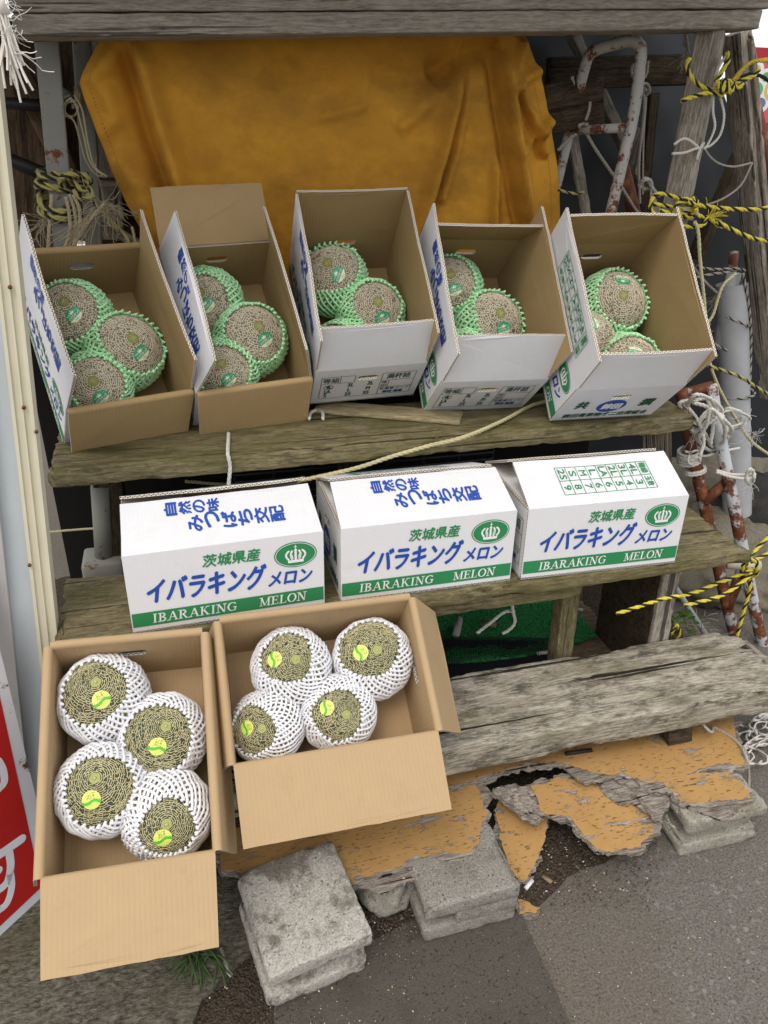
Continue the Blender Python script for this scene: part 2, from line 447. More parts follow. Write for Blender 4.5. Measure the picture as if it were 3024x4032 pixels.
def print_long(mb, M, w, h):
    quad(mb, M, .002, h * .085, w - .002, h * .265, 3)
    serif(mb, M, 'IBARAKING', w * .10, h * .118, w * .43, h * .115, 5)
    serif(mb, M, 'MELON', w * .645, h * .118, w * .255, h * .115, 5)
    txt(mb, M, 'イバラキング', w * .085, h * .37, w * .585, h * .305, 4, .035, 0, .18)
    txt(mb, M, 'メロン', w * .70, h * .37, w * .225, h * .175, 4, .045, 0, .18)
    txt(mb, M, '茨城県産', w * .375, h * .735, w * .285, h * .155, 3, .03, 0, .15)
    crown(mb, M, w * .85, h * .745, w * .113, h * .165)
def print_slogan(mb, M, w, F):
    # upright writing laid on its side: the tops of the characters point left
    for i, ch in enumerate('自然の味'): txt(mb, M, ch, w * (.225 + i * .072), F * .66, w * .060, F * .25, 4, .05, 3)
    for i, ch in enumerate('みつばち交配'): txt(mb, M, ch, w * (.335 + i * .0835), F * (.30 + (.04 if ch == 'つ' else 0)), w * .070, F * .31, 4, .05, 3)
def print_table(mb, M, w, F):
    x0, x1, y0, y1 = w * .245, w * .83, F * .22, F * .80; n = 9; cw = (x1 - x0) / n; rh = (y1 - y0) / 2; lw = .0015
    for i in range(n + 1): line(mb, M, x0 + i * cw, y0, x0 + i * cw, y1, lw, 3)
    for i in range(3): line(mb, M, x0, y0 + i * rh, x1, y0 + i * rh, lw, 3)
    for i, (a, b) in enumerate(zip(['2S', 'S', 'M', 'L', 'LA', '2L', '3L', '4L', '階級'], ['9', '8', '7', '6', '6', '5', '4', '3', '玉数'])):
        hh = .85 if len(a) == 2 else .45
        txt(mb, M, a, x0 + (i + .2) * cw, y0 + rh * (1.5 - hh / 2 * .9), cw * .64, rh * hh * .9, 3, .03, 1)
        hb = .8 if len(b) == 2 else .38
        txt(mb, M, b, x0 + (i + .2) * cw, y0 + rh * (.5 - hb / 2 * .9), cw * .64, rh * hb * .9, 3, .03, 1)
def print_grade(mb, M, w, h):
    x0, x1, y0, y1 = w * .07, w * .93, h * .16, h * .80; lw = .0013; X = lambda u: x0 + (x1 - x0) * u; Y = lambda v: y0 + (y1 - y0) * v
    for a in ((0, 0, 1, 0), (0, 0, 0, 1), (1, 0, 1, 1), (.64, 0, .64, 1), (0, .70, .35, .70), (.2, .7, .2, 1), (.35, .7, .35, 1), (0, 1, .35, 1), (.64, 1, 1, 1), (.64, .66, 1, .66), (.64, .33, 1, .33), (.73, .33, .73, .66)):
        line(mb, M, X(a[0]), Y(a[1]), X(a[2]), Y(a[3]), lw, 6)
    txt(mb, M, '等級', X(.015), Y(.74), w * .15, h * .14, 6, .01)
    txt(mb, M, '満杯詰', X(.69), Y(.73), w * .22, h * .15, 6, .012)
    txt(mb, M, '検', X(.655), Y(.52), w * .05, h * .07, 6, .01); txt(mb, M, '印', X(.655), Y(.36), w * .05, h * .08, 6, .01)
    txt(mb, M, '生産者コード', X(.655), Y(.20), w * .28, h * .07, 6, .01)
    txt(mb, M, '藤田 隆爾', X(.70), Y(.04), w * .19, h * .075, 4, .04)
    e = ell(X(.085), Y(.53), w * .042, h * .06, 20); pline(mb, M, e + [e[0]], .0016, 6)
    for s, u, v, k in (('4L', .06, .47, .05), ('3L', .29, .50, .055), ('2L', .50, .52, .055), ('LA', .05, .25, .055), ('L', .30, .27, .022), ('M', .50, .28, .035), ('S', .05, .06, .025), ('2S', .28, .06, .055), ('3S', .48, .06, .055)):
        txt(mb, M, s, X(u), Y(v), w * k, h * .10, 6, .04)
def print_coop(mb, M, w, h):
    txt(mb, M, '共', w * .13, h * .40, w * .11, h * .22, 6, .05); txt(mb, M, '撰', w * .74, h * .40, w * .12, h * .22, 6, .05)
    poly(mb, M, ell(w * .48, h * .435, w * .135, h * .195, 30), 4); txt(mb, M, '鉾田', w * .39, h * .345, w * .18, h * .18, 5, .05, 0, 0, .0013)
    txt(mb, M, '鉾田青果物才二出荷組合', w * .09, h * .10, w * .82, h * .13, 6, .03)

LIM = {}
# ------------------------------------------------------------------ corrugated sheets and cartons
TH = .005
def sheet(mb, M, pts, mo, mi, me, holes=(), th=TH):
    """flat sheet; outer face at local z = 0 looking to +z, inner face at -th; edges show the flutes"""
    loops = [pts] + list(holes); flat = [p for l in loops for p in l]
    tr = tessellate_polygon([[V((p[0], p[1], 0)) for p in l] for l in loops])
    up, dn = [], []
    for a, b, c in tr:
        A, B, C_ = flat[a], flat[b], flat[c]
        cr = (B[0] - A[0]) * (C_[1] - A[1]) - (B[1] - A[1]) * (C_[0] - A[0])
        if abs(cr) < 1e-12: continue
        t = (a, b, c) if cr > 0 else (a, c, b); up.append(t); dn.append(t[::-1])
    mb.add([M @ V((p[0], p[1], 0)) for p in flat], up, mo, [[flat[i] for i in t] for t in up])
    mb.add([M @ V((p[0], p[1], -th)) for p in flat], dn, mi, [[flat[i] for i in t] for t in dn])
    for li, l in enumerate(loops):
        s = 0; area = sum(l[i][0] * l[(i + 1) % len(l)][1] - l[(i + 1) % len(l)][0] * l[i][1] for i in range(len(l)))
        ccw = area > 0
        for i in range(len(l)):
            a, b = l[i], l[(i + 1) % len(l)]; L = math.hypot(b[0] - a[0], b[1] - a[1])
            q = [M @ V((a[0], a[1], -th)), M @ V((b[0], b[1], -th)), M @ V((b[0], b[1], 0)), M @ V((a[0], a[1], 0))]
            uv = [(s, 0), (s + L, 0), (s + L, 1), (s, 1)]
            if ccw == (li == 0): mb.add(q, [(0, 1, 2, 3)], me, [uv])
            else: mb.add(q[::-1], [(0, 1, 2, 3)], me, [uv[::-1]])
            s += L
def stadium(cx, cy, a, b, n=8):
    P = []
    for s, c0 in ((1, cx + a - b), (-1, cx - a + b)):
        for i in range(n + 1):
            an = -PI / 2 + PI * i / n; P.append((c0 + s * b * math.cos(an), cy + s * b * math.sin(an)))
    return P
def soft(w, h, seed, tp=.004, wob=.0007, cut=()):
    """flap outline with tapered ends and a slightly worn free edge"""
    rnd = random.Random(seed); P = [(.0012, 0), (w - .0012, 0)]
    n = 14; e = [(w - tp, h)] + [(w - tp - (w - 2 * tp) * i / n, h + rnd.uniform(-wob, wob)) for i in range(1, n)] + [(tp, h)]
    P.append((w - tp * .9, h * .92)); P += e; P.append((tp * .9, h * .92))
    for x, d in cut: pass
    return P
def bend(o, Mf, w, F, amp, sd_):
    """slight bow and unevenness of a free flap, none along its crease"""
    bm = bmesh.new(); bm.from_mesh(o.data)
    for _ in range(5):
        es = [e for e in bm.edges if e.calc_length() > .022]
        if not es: break
        bmesh.ops.subdivide_edges(bm, edges=es, cuts=1)
    Mi = Mf.inverted(); n = Mf.to_3x3() @ V((0, 0, 1))
    for v in bm.verts:
        q = Mi @ v.co; t = max(0, min(1.05, q.y / F))
        v.co += n * (amp * math.sin(PI * min(1, max(0, q.x / w))) * t + t * .0022 * noise.noise(V((q.x * 9, q.y * 9, sd_))))
    bm.to_mesh(o.data); bm.free()
def carton(name, label, M, W, D, H, F, fl, prints=None, short_front=False, mats=None, sp=(0, 0, 0), seed=0, group=None, holes=None, flens=None):
    """W x D x H box on a world matrix; fl = outward opening angles (radians) of the front, back, left, right flaps"""
    root = thing(name, label, 'box', M, group); LIM[root.name] = (W, D); prints = prints or {}; holes = holes if holes is not None else ((0, 1) if short_front else (2, 3))
    sx, sf, sb = sp
    T = {'front': (V((0, 0, H)), V((W, 0, H)), V((sx, sf, 0)), V((W - sx, sf, 0))), 'back': (V((W, D, H)), V((0, D, H)), V((W - sx, D - sb, 0)), V((sx, D - sb, 0))),
         'left': (V((0, D, H)), V((0, 0, H)), V((sx, D - sb, 0)), V((sx, sf, 0))), 'right': (V((W, 0, H)), V((W, D, H)), V((W - sx, sf, 0)), V((W - sx, D - sb, 0)))}
    body = MB(); info = []
    for i, k in enumerate(('front', 'back', 'left', 'right')):
        tl, tr, bl, br = T[k]; x = (tr - tl).normalized(); mid = ((tl + tr) - (bl + br)) / 2; y = (mid - x * mid.dot(x)); Hh = y.length; y.normalize(); n = x.cross(y)
        o = bl - x * (bl - tl).dot(x) * 0 ; o = tl - y * Hh
        Mx = frame(o, x, y); w = (tr - tl).length
        b0 = (bl - tl).dot(x); b1 = w - (tr - br).dot(x)
        inset = 0 if k in ('front', 'back') else TH
        pts = [(b0 + inset, 0), (b1 - inset, 0), (w - inset, Hh), (inset, Hh)]
        hs = [stadium(w * .49, Hh - .048, .0250, .0095)] if i in holes else []
        sheet(body, Mx, pts, 0, 1, 2, hs)
        if k in prints and prints[k][0]: prints[k][0](body, Mx, w, Hh)
        info.append((k, Mx, w, Hh, x, y, n, tl))
    Mb = frame(V((sx, D - sb, 0)), (1, 0, 0), (0, -1, 0))
    sheet(body, Mb, [(0, 0), (W - 2 * sx, 0), (W - 2 * sx, D - sf - sb), (0, D - sf - sb)], 0, 1, 2)
    gap = MB()
    body.build('carton_body', mats or BOXM, root)
    for i, (k, Mx, w, Hh, x, y, n, tl) in enumerate(info):
        a = fl[i]; mb = MB(); g = .005 if a > math.radians(75) else 0.0; Fl = (flens or (F, F, F, F))[i]
        c = tl + n * g / 2
        dirv = -n * math.cos(a) + y * math.sin(a); t = n * math.sin(a) + y * math.cos(a)
        o = c + dirv * g / 2
        if g:
            # rolled crease between wall and flap
            steps = 8; vs = []; fs = []; uv = []
            for s in range(steps + 1):
                an = a * s / steps; d_ = -n * math.cos(an) + y * math.sin(an)
                for xx in (0.0015, w - .0015): vs.append(c + x * xx + d_ * (g / 2 + TH))
            for s in range(steps): fs.append((2 * s, 2 * s + 1, 2 * s + 3, 2 * s + 2))
            fs = [f[::-1] for f in fs]
            mb.add(vs, fs, 1, [[(0, 0), (0, .01), (w, .01), (w, 0)]] * len(fs), True)
        Mf = frame(o, x, t)
        sheet(mb, Mf, soft(w, Fl, seed * 7 + i), 0, 1, 2)
        if k in prints and prints[k][1]: prints[k][1](mb, Mf, w, Fl)
        fo = mb.build('flap', mats or BOXM, root); rnd = random.Random(seed * 13 + i)
        bend(fo, Mf, w, Fl, rnd.uniform(-.0035, .0035), rnd.uniform(0, 50))
    return root

# ------------------------------------------------------------------ melons
STEM_G = m_plain('stem_scar_olive', (.25, .27, .07), .7, .2, .3, 40)
STEM_C = m_plain('stem_cracks', (.50, .46, .28), .8)
STEM_W = m_plain('stem_scar_lime', (.36, .40, .09), .6, .3, .25, 30)
FOAM_G = m_plain('green_foam', (.55, .95, .57), .75, .25, .06); FOAM_W = m_plain('white_foam', (.84, .84, .86), .75, .3, .02)
S_GREEN = m_plain('sticker_green', (.02, .34, .14), .35, .5, .05); S_CREAM = m_plain('sticker_cream', (.85, .86, .58), .35, .5, .03)
S_LIME = m_plain('sticker_lime', (.62, .76, .15), .4, .5, .04); S_BAND = m_plain('sticker_band', (.10, .45, .03), .4, .5, .05); S_RED = m_plain('sticker_red', (.40, .10, .05), .5); S_GOLD = m_plain('sticker_yellow', (.72, .66, .18), .4, .5, .03)

def make_body(dim):
    mb = MB(); vs = [V((0, 0, 1 - dim))]; n, m_ = 30, 40
    for i in range(1, n):
        th = PI * i / n; rr = 1 - dim * math.exp(-(th / .16) ** 2)
        for k in range(m_):
            a = 2 * PI * k / m_; vs.append(V((math.sin(th) * math.cos(a), math.sin(th) * math.sin(a), math.cos(th))) * rr)
    vs.append(V((0, 0, -1))); fs = [(0, 1 + k, 1 + (k + 1) % m_) for k in range(m_)]
    for i in range(n - 2):
        for k in range(m_):
            a = 1 + i * m_; fs.append((a + k, a + m_ + k, a + m_ + (k + 1) % m_, a + (k + 1) % m_))
    a = 1 + (n - 2) * m_; fs += [(a + k, len(vs) - 1, a + (k + 1) % m_) for k in range(m_)]
    mb.add(vs, fs, 0, None, True); return mb
def me_of(mb, name, mats):
    o = mb.build(name, mats); me = o.data; bpy.data.objects.remove(o); return me
def netting(mb, spc, con, thk, brk, seed, th0, flat):
    """raised corky netting: wandering rings round the stem joined by short cross cracks"""
    rnd = random.Random(seed); so = V((seed * 3.3, seed, 0))
    def S(th, p, h): return V((math.sin(th) * math.cos(p), math.sin(th) * math.sin(p), math.cos(th))) * h
    def wob(th, p, i):
        d = V((math.sin(th) * math.cos(p), math.sin(th) * math.sin(p), math.cos(th)))
        g = min(1, max(0, (th - .2) * 2))
        return spc * (g * 1.5 * noise.noise(d * 2.6 + so) + g * .8 * noise.noise(d * 9 + so) + (.15 + .40 * g) * noise.noise(d * (1.2 / spc) + so + V((0, 0, i * .0))))
    rings = []; th = th0
    while th < 1.72: rings.append(th); th += spc * rnd.uniform(.88, 1.12)
    for i, th in enumerate(rings):
        n = max(16, int(2 * PI * math.sin(th) / (spc * .55))); cur = []
        hs = 1 + flat * math.cos(th)
        for k in range(n + 1):
            p = 2 * PI * (k % n) / n; t2 = th + wob(th, p, i); g = min(1, max(0, (th - .25) * 1.6))
            if noise.noise(V((math.cos(p) * 6 * (th + .3), math.sin(p) * 6 * (th + .3), i * 3.7 + seed))) > .42 - brk * g:
                if len(cur) > 1: tube(mb, cur, thk, 3, 1, False)
                cur = []
            else: cur.append(S(t2, p, 1.0))
        if len(cur) > 1: tube(mb, cur, thk, 3, 1, False)
        if i + 1 < len(rings):
            m_ = int(2 * PI * math.sin(th) / con); off = rnd.random()
            for k in range(m_):
                p = 2 * PI * (k + off + rnd.uniform(-.32, .32)) / m_; p2 = p + rnd.uniform(-.45, .45) * con / max(.15, math.sin(th)); t1 = rings[i + 1]
                tube(mb, [S(th + wob(th, p, i), p, 1.0), S(t1 + wob(t1, p2, i + 1), p2, 1.0)], thk * rnd.uniform(.8, 1.05), 3, 1, False)
def m_skin(name, a, b):
    t = NT(name, .6, .25); n = t.noise(t.co((1, 1, 1)), 3, 5); m = t.noise(t.co((1, 1, 1)), 40, 3)
    t.bump(m, .2, .01); return t.col(t.mix(m, t.mix(n, a, b), tuple(x * .6 for x in a)))
SKIN_G = m_skin('melon_skin_olive', (.19, .175, .115), (.31, .28, .185)); SKIN_W = m_skin('melon_skin_dark_green', (.045, .058, .030), (.11, .12, .062))
CORK_G = m_plain('corky_net_tan', (.74, .67, .52), .85, .1, .12, 8); CORK_W = m_plain('corky_net_yellow', (.68, .61, .36), .85, .1, .15, 8)
def body_var(k, v):
    mb = make_body(.02)
    if k == 'g': netting(mb, .060, .068, .0135, .12, v, .17, 0)
    else: netting(mb, .047, .105, .0085, .08, v + 30, .15, 0)
    return me_of(mb, 'rind', [SKIN_G, CORK_G] if k == 'g' else [SKIN_W, CORK_W])
ME_BODY = {k: [body_var(k, v) for v in range(3)] for k in 'gw'}
def make_net(N, th0, rs, seed, tilt, slope, th1=2.55):
    rnd = random.Random(seed); mb = MB(); ph = rnd.uniform(0, 6)
    def rim(p): return th0 + tilt * math.cos(p - ph) + .03 * math.sin(3 * p + ph)
    for fam in (-1, 1):
        for i in range(N):
            p0 = 2 * PI * (i + (.0 if fam > 0 else .0)) / N; r0 = rim(p0) + rnd.uniform(-.02, .02); P = []; steps = 30; wob = rnd.uniform(-.012, .012)
            for k in range(steps + 1):
                th = r0 + (th1 - r0) * k / steps
                p = p0 + fam * slope * (th - r0) + .016 * math.sin(th * 9 + p0 * 5 + ph) + .05 * noise.noise(V((math.cos(p0) * 2, math.sin(p0) * 2, th * 2.2 + seed))) + .03 * noise.noise(V((math.cos(p0) * 5, math.sin(p0) * 5, th * 5 + seed)))
                out = 1.035 + (.032 if fam > 0 else 0) + .012 * math.sin(2 * (th * 7 + i))
                out += .03 * noise.noise(V((math.cos(p) * 3, math.sin(p) * 3, th * 3 + seed * 2)))
                if k == 0: out += .040 if rs < .034 else .022
                if k == 1: out += .018
                P.append(V((math.sin(th) * math.cos(p), math.sin(th) * math.sin(p), math.cos(th))) * out)
            a = P[0]; P.insert(0, a + (a - P[1]).normalized() * .050 + a.normalized() * (.012 if rs < .034 else .002))
            rr = [rs * 1.05] + [rs * rnd.uniform(.92, 1.08) for _ in P[1:]]
            tube(mb, P, rr, 5, 0)
    return mb
NETS = {'g': [me_of(make_net(36, th, .033, s, tl, .72), 'foam_net', [FOAM_G]) for s, (th, tl) in enumerate(((.88, .12), (.98, .22), (.80, .10), (.86, .20)))],
        'w': [me_of(make_net(34, th, .036, s + 9, tl, .85), 'foam_net', [FOAM_W]) for s, (th, tl) in enumerate(((.80, .14), (.72, .10), (.86, .2), (.66, .08)))]}
def make_stem(kind, seed):
    rnd = random.Random(seed); mb = MB(); n = 20; R0 = .155 if kind == 'g' else .125; vs = [V((0, 0, 1.0))]; fs = []
    for q, rr in enumerate((.35, .7, 1.0)):
        for k in range(n):
            a = 2 * PI * k / n; r = R0 * rr * (1 + (.14 if kind == 'g' else .05) * math.sin(a * 5 + seed) + rnd.uniform(-.03, .03)); vs.append(V((r * math.cos(a), r * math.sin(a), .998 - .004 * rr)))
    fs += [(0, 1 + k, 1 + (k + 1) % n) for k in range(n)]
    for q in range(2):
        for k in range(n):
            a = 1 + q * n; fs.append((a + k, a + n + k, a + n + (k + 1) % n, a + (k + 1) % n))
    mb.add(vs, fs, 0, None, True)
    if kind == 'g':
        for k in range(9):
            a = 2 * PI * k / 9 + rnd.uniform(-.25, .25); r1 = R0 * rnd.uniform(.55, 1.0); b = a + rnd.uniform(-.2, .2)
            tube(mb, [V((.03 * math.cos(a), .03 * math.sin(a), 1.003)), V((r1 * math.cos(b), r1 * math.sin(b), .998))], [.011, .006], 4, 1)
        tube(mb, [V((.03 * math.cos(a * .7), .03 * math.sin(a * .7), 1.0)) for a in range(10)], .012, 5, 1)
    else:
        for rr in (.055, .1):
            tube(mb, [V((rr * math.cos(a * .6), rr * math.sin(a * .6), 1.0)) for a in range(12)], .007, 4, 1)
        tube(mb, [V((0, 0, .99)), V((0, 0, 1.035))], .035, 8, 1)
    return mb
STEMS = {k: [me_of(make_stem(k, s), 'stem_scar', [STEM_G, STEM_C] if k == 'g' else [STEM_W, STEM_C]) for s in range(3)] for k in 'gw'}
def make_sticker(kind):
    mb = MB(); R = .235 if kind == 'g' else .205
    def onto(x, y, h):
        l = math.hypot(x, y); 
        if l < 1e-6: return V((0, 0, h))
        return V((x / l * math.sin(l), y / l * math.sin(l), math.cos(l))) * h
    asp = 1.0 if kind == 'w' else .80
    nr, na = 14, 40
    for i in range(nr):
        for k in range(na):
            q = [(R * a / nr * math.cos(2 * PI * b / na), asp * R * a / nr * math.sin(2 * PI * b / na)) for a, b in ((i, k), (i + 1, k), (i + 1, k + 1), (i, k + 1))]
            cx = sum(p[0] for p in q) / 4 / R; cy = sum(p[1] for p in q) / 4 / R
            if kind == 'g': m_ = 1 if cy < -.34 else 0
            else:
                wv = -.22 + .16 * math.sin(cx * 3.2 + .3); m_ = 1 if abs(cy - wv) < .17 else (2 if i >= nr - 1 else 0)
            mb.add([onto(p[0], p[1], 1.014) for p in q], [(0, 1, 2, 3)], m_)
    f = lambda X, Y: onto(X * R, Y * R, 1.017)
    if kind == 'g':
        txt(mb, None, 'イバラキング', -.82, -.30, 1.62, .40, 2, .03, fn=f); txt(mb, None, 'メロン', -.26, -.68, .52, .24, 0, .02, fn=f)
        mb.add([f(*p) for p in ((-.22, .16), (.22, .16), (.30, .52), (.12, .34), (0, .62), (-.12, .34), (-.30, .52))], [(0, 1, 3, 5), (1, 2, 3), (3, 4, 5), (5, 6, 0)], 1)
        txt(mb, None, '茨城県', -.80, .18, .48, .16, 2, .02, fn=f); txt(mb, None, 'オリジナル', .30, .18, .50, .16, 2, .02, fn=f)
        return mb, [S_GREEN, S_CREAM, WINK]
    txt(mb, None, 'かしま', -.36, .34, .72, .26, 3, .03, fn=f); txt(mb, None, 'グリーン', -.44, .04, .86, .26, 3, .03, fn=f); txt(mb, None, 'おいしさ産地', -.42, .68, .84, .13, 3, .01, fn=f)
    return mb, [S_LIME, S_BAND, S_GOLD, S_RED]
STICK = {k: me_of(*(lambda r: (r[0], 'sticker', r[1]))(make_sticker(k))) for k in 'gw'}
def isph(px, py, c, R):
    """where the sight line meets the melon"""
    d = ray(px, py).normalized(); oc = CAM_O - c; b = d.dot(oc); q = b * b - (oc.dot(oc) - R * R)
    t = -b - math.sqrt(q) if q > 0 else -b
    return (CAM_O + d * t - c).normalized()
MELONS = []
def melon(kind, label, box, cpx, rpx, stem, sticker, net=0, up=None, floor=.004, group=None, srot=0, dz=0, nospin=0, netax=None):
    """cpx, rpx, stem, sticker in source pixels / KPX; the melon lies on the floor of its box"""
    BM = box.matrix_basis.copy(); lim = (0, LIM[box.name][0], LIM[box.name][1]); Mi = BM.inverted(); o = Mi @ CAM_O; d = (Mi.to_3x3() @ ray(*cpx)); R = .075
    for _ in range(5):
        t = ((floor + R * 1.06 + dz) - o.z) / d.z; p = o + d * t; q_ = R * (1.09 if kind == 'g' else 1.02) + TH; p.x = min(max(p.x, q_), lim[1] - q_); p.y = min(max(p.y, q_), lim[2] - q_); depth = t * 1.0; R = rpx * KPX / FPX * depth / 1.06 * .985
    c = BM @ p; bz = (BM.to_3x3() @ V((0, 0, 1))).normalized()
    ax = isph(*stem, c, R) if stem else bz
    st = isph(*sticker, c, R) if sticker else None
    x = (st - ax * st.dot(ax)).normalized() if st else ax.orthogonal().normalized()
    M = frame(c, x, ax.cross(x)); M3 = M @ Matrix.Diagonal((R, R, R, 1))
    root = thing('melon', label, 'melon', M, group)
    S = Matrix.Diagonal((R, R, R, 1))
    link('rind', ME_BODY[kind][len(MELONS) % 3], root, S @ Matrix.Rotation(len(MELONS) * .9, 4, 'Z'))
    if nospin != 2:
        ad = netax if netax is not None else (.16 if kind == 'w' else .10)
        link('foam_net', NETS[kind][net % 4], root, S @ Matrix.Rotation(ad, 4, 'Y') @ Matrix.Rotation(len(MELONS) * 1.37, 4, 'Z'))
    link('stem_scar', STEMS[kind][len(MELONS) % 3], root, S)
    if st:
        # sticker faces out at st; its own up direction points to the stem unless turned
        sl_ = M.to_3x3().inverted() @ st; up_ = V((0, 0, 1)); up_ = (up_ - sl_ * up_.dot(sl_)).normalized(); xs = up_.cross(sl_)
        Ms = Matrix(((xs.x, up_.x, sl_.x, 0), (xs.y, up_.y, sl_.y, 0), (xs.z, up_.z, sl_.z, 0), (0, 0, 0, 1)))
        link('sticker', STICK[kind], root, S @ Ms @ Matrix.Rotation(srot, 4, 'Z'))
    MELONS.append((root, c, R))
    print('MELON', label, tuple(round(q, 3) for q in c), round(R, 4))
    return root

# ------------------------------------------------------------------ wood, metal, ropes used by the stall
W_GREY = m_wood('weathered_grey_timber', (.41, .37, .31), (.17, .145, .11), .15, stain=.45, crack=.8)
W_BEAM = m_wood('beam_timber', (.41, .37, .31), (.22, .195, .155), .12, stain=.3, crack=.7)
W_MOSS = m_wood('mossy_shelf_timber', (.27, .225, .13), (.105, .086, .046), .5, (.135, .125, .035), stain=.6, crack=.8)
W_BRT = m_wood('bleached_shelf_timber', (.47, .43, .35), (.19, .165, .12), .34, (.20, .185, .09), stain=.85, crack=1.0)
W_DARK = m_wood('dark_timber', (.085, .06, .038), (.03, .022, .014), .1, stain=.6)  # dark brown timber of supports, braces and roof
W_BRN = m_wood('brown_plywood', (.15, .10, .06), (.06, .038, .022), 0, stain=.4, gs=.6)
W_PALE = m_wood('pale_offcut', (.40, .34, .20), (.20, .16, .09), .2, stain=.3)
STEEL = m_rust('grey_painted_steel', (.27, .27, .235), .12)
PIPEW = m_rust('rusting_white_paint', (.46, .45, .41), .40)
PIPER = m_rust('flaking_rusty_pipe', (.45, .46, .46), .72)
PIPED = m_rust('deep_red_rust', (.20, .06, .04), 1.3)
PVC = m_plain('grey_pvc', (.38, .39, .40), .5, .35, .28, 11)
BLACKM = m_plain('black_pipe', (.018, .016, .015), .5)
R_Y = m_plain('yellow_strand', (.66, .55, .06), .6, .3, .25, 60); R_K = m_plain('black_strand', (.02, .02, .02), .6, .3, .3, 60)
R_DY = m_plain('faded_yellow_strand', (.38, .34, .12), .7, .2, .25, 60)
R_W = m_plain('white_cotton_strand', (.62, .60, .54), .9, .1, .12, 60); R_T = m_plain('tan_hemp_strand', (.42, .36, .24), .9, .1, .2, 60)
R_TY = m_plain('pale_yellow_strand', (.52, .47, .27), .8, .2, .15, 60); R_G = m_plain('dirty_grey_strand', (.36, .33, .28), .9, .1, .2, 60)
YK = [R_Y, R_K, R_Y]; DYK = [R_DY, R_K, R_DY]

def timber(name, label, cat, p0, p1, wy, wz, mat, up=(0, 0, 1), parent=None, seed=0, ends=.006, amp=.0012, r=.004, chip=.006, res=None, endf=60, group=None):
    p0, p1 = V(p0), V(p1); x = (p1 - p0); L = x.length; x.normalize(); z = V(up); y = z.cross(x).normalized(); z = x.cross(y)
    M = Matrix(((x.x, y.x, z.x, p0.x), (x.y, y.y, z.y, p0.y), (x.z, y.z, z.z, p0.z), (0, 0, 0, 1)))
    mb = MB(); rbox(mb, 0, L, -wy / 2, wy / 2, -wz / 2, wz / 2, r, res or max(.012, L / 60), amp, 40, seed, 0, ends, endf, chip)
    o = mb.build(name, [mat], parent, M)
    if label: tag(o, label, cat, group)
    return o
def ropething(name, label, paths, mats=None, cat='rope', group=None, extra=None):
    """paths: (points, radius, (strand materials)) laid as one rope object"""
    mb = MB(); mats = mats or [R_W]
    for i, q in enumerate(paths): rope(mb, q[0], q[1], q[2] if len(q) > 2 else (0, 0, 0), *(q[3:]))
    if extra: extra(mb)
    return tag(mb.build(name, mats), label, cat, group)
def fray(mb, p, d, n, L, r=.0006, mat=0, seed=0, spread=.5, droop=.4, curl=.15):
    rnd = random.Random(seed); d = V(d).normalized()
    for i in range(n):
        q = V(p) + V((rnd.gauss(0, 1), rnd.gauss(0, 1), rnd.gauss(0, 1))) * .002; P = [q]; v = (d + V((rnd.gauss(0, 1), rnd.gauss(0, 1), rnd.gauss(0, 1))) * spread * .5).normalized(); l = L * rnd.uniform(.5, 1.1)
        for k in range(7):
            v = (v + V((0, 0, -droop / 6)) + V((rnd.gauss(0, 1), rnd.gauss(0, 1), rnd.gauss(0, 1))) * curl).normalized(); q = q + v * l / 7; P.append(q)
        tube(mb, catmull(P, .004), r, 3, mat, False)

# ------------------------------------------------------------------ shelves
ZP, ZU, ZB = .4934, .731, .238
def plank(label, x0, x1, y0, y1, z, th, mat, seed, ends=.012, name='shelf_plank', chip=.010, res=.010):
    mb = MB(); rbox(mb, 0, x1 - x0, 0, y1 - y0, -th, 0, .004, res, .0016, 35, seed, 0, ends, 70, chip, 130)
    return tag(mb.build(name, [mat], None, Matrix.Translation((x0, y0, z))), label, 'shelf board', 'stepped shelf boards of the stall')
plank('mossy shelf board carrying the five open boxes of green-netted melons', -.272, 1.180, 1.445, 1.69, ZU, .040, W_MOSS, 1)
plank('mossy shelf board carrying the three closed white boxes', -.275, 1.200, 1.198, 1.440, ZP, .030, W_MOSS, 2)
plank('bleached grey shelf board at the bottom, split at its right end', -.28, 1.262, 1.035, 1.252, ZB, .068, W_BRT, 3, .055, chip=.016)
timber('shelf_plank', 'uppermost shelf board hidden behind the open boxes', 'shelf board', (-.3, 1.95, .955), (.62, 1.95, .955), .08, .03, W_GREY, seed=4)
timber('shelf_plank', 'rough driftwood board showing its broken end behind the rightmost open box', 'shelf board', (.64, 1.80, .945), (1.16, 1.90, .960), .13, .035, W_GREY, seed=5, ends=.03, endf=90)
timber('rail', 'thin timber rail under the front of the middle shelf board', 'rail', (.18, 1.235, .445), (.80, 1.235, .440), .03, .035, W_MOSS, seed=6)
timber('offcut_board', 'thin pale board offcut lying askew under the middle open box', 'board', (.30, 1.69, ZU + .006), (.61, 1.535, ZU + .006), .075, .011, W_PALE, seed=7, chip=.002, ends=.003)
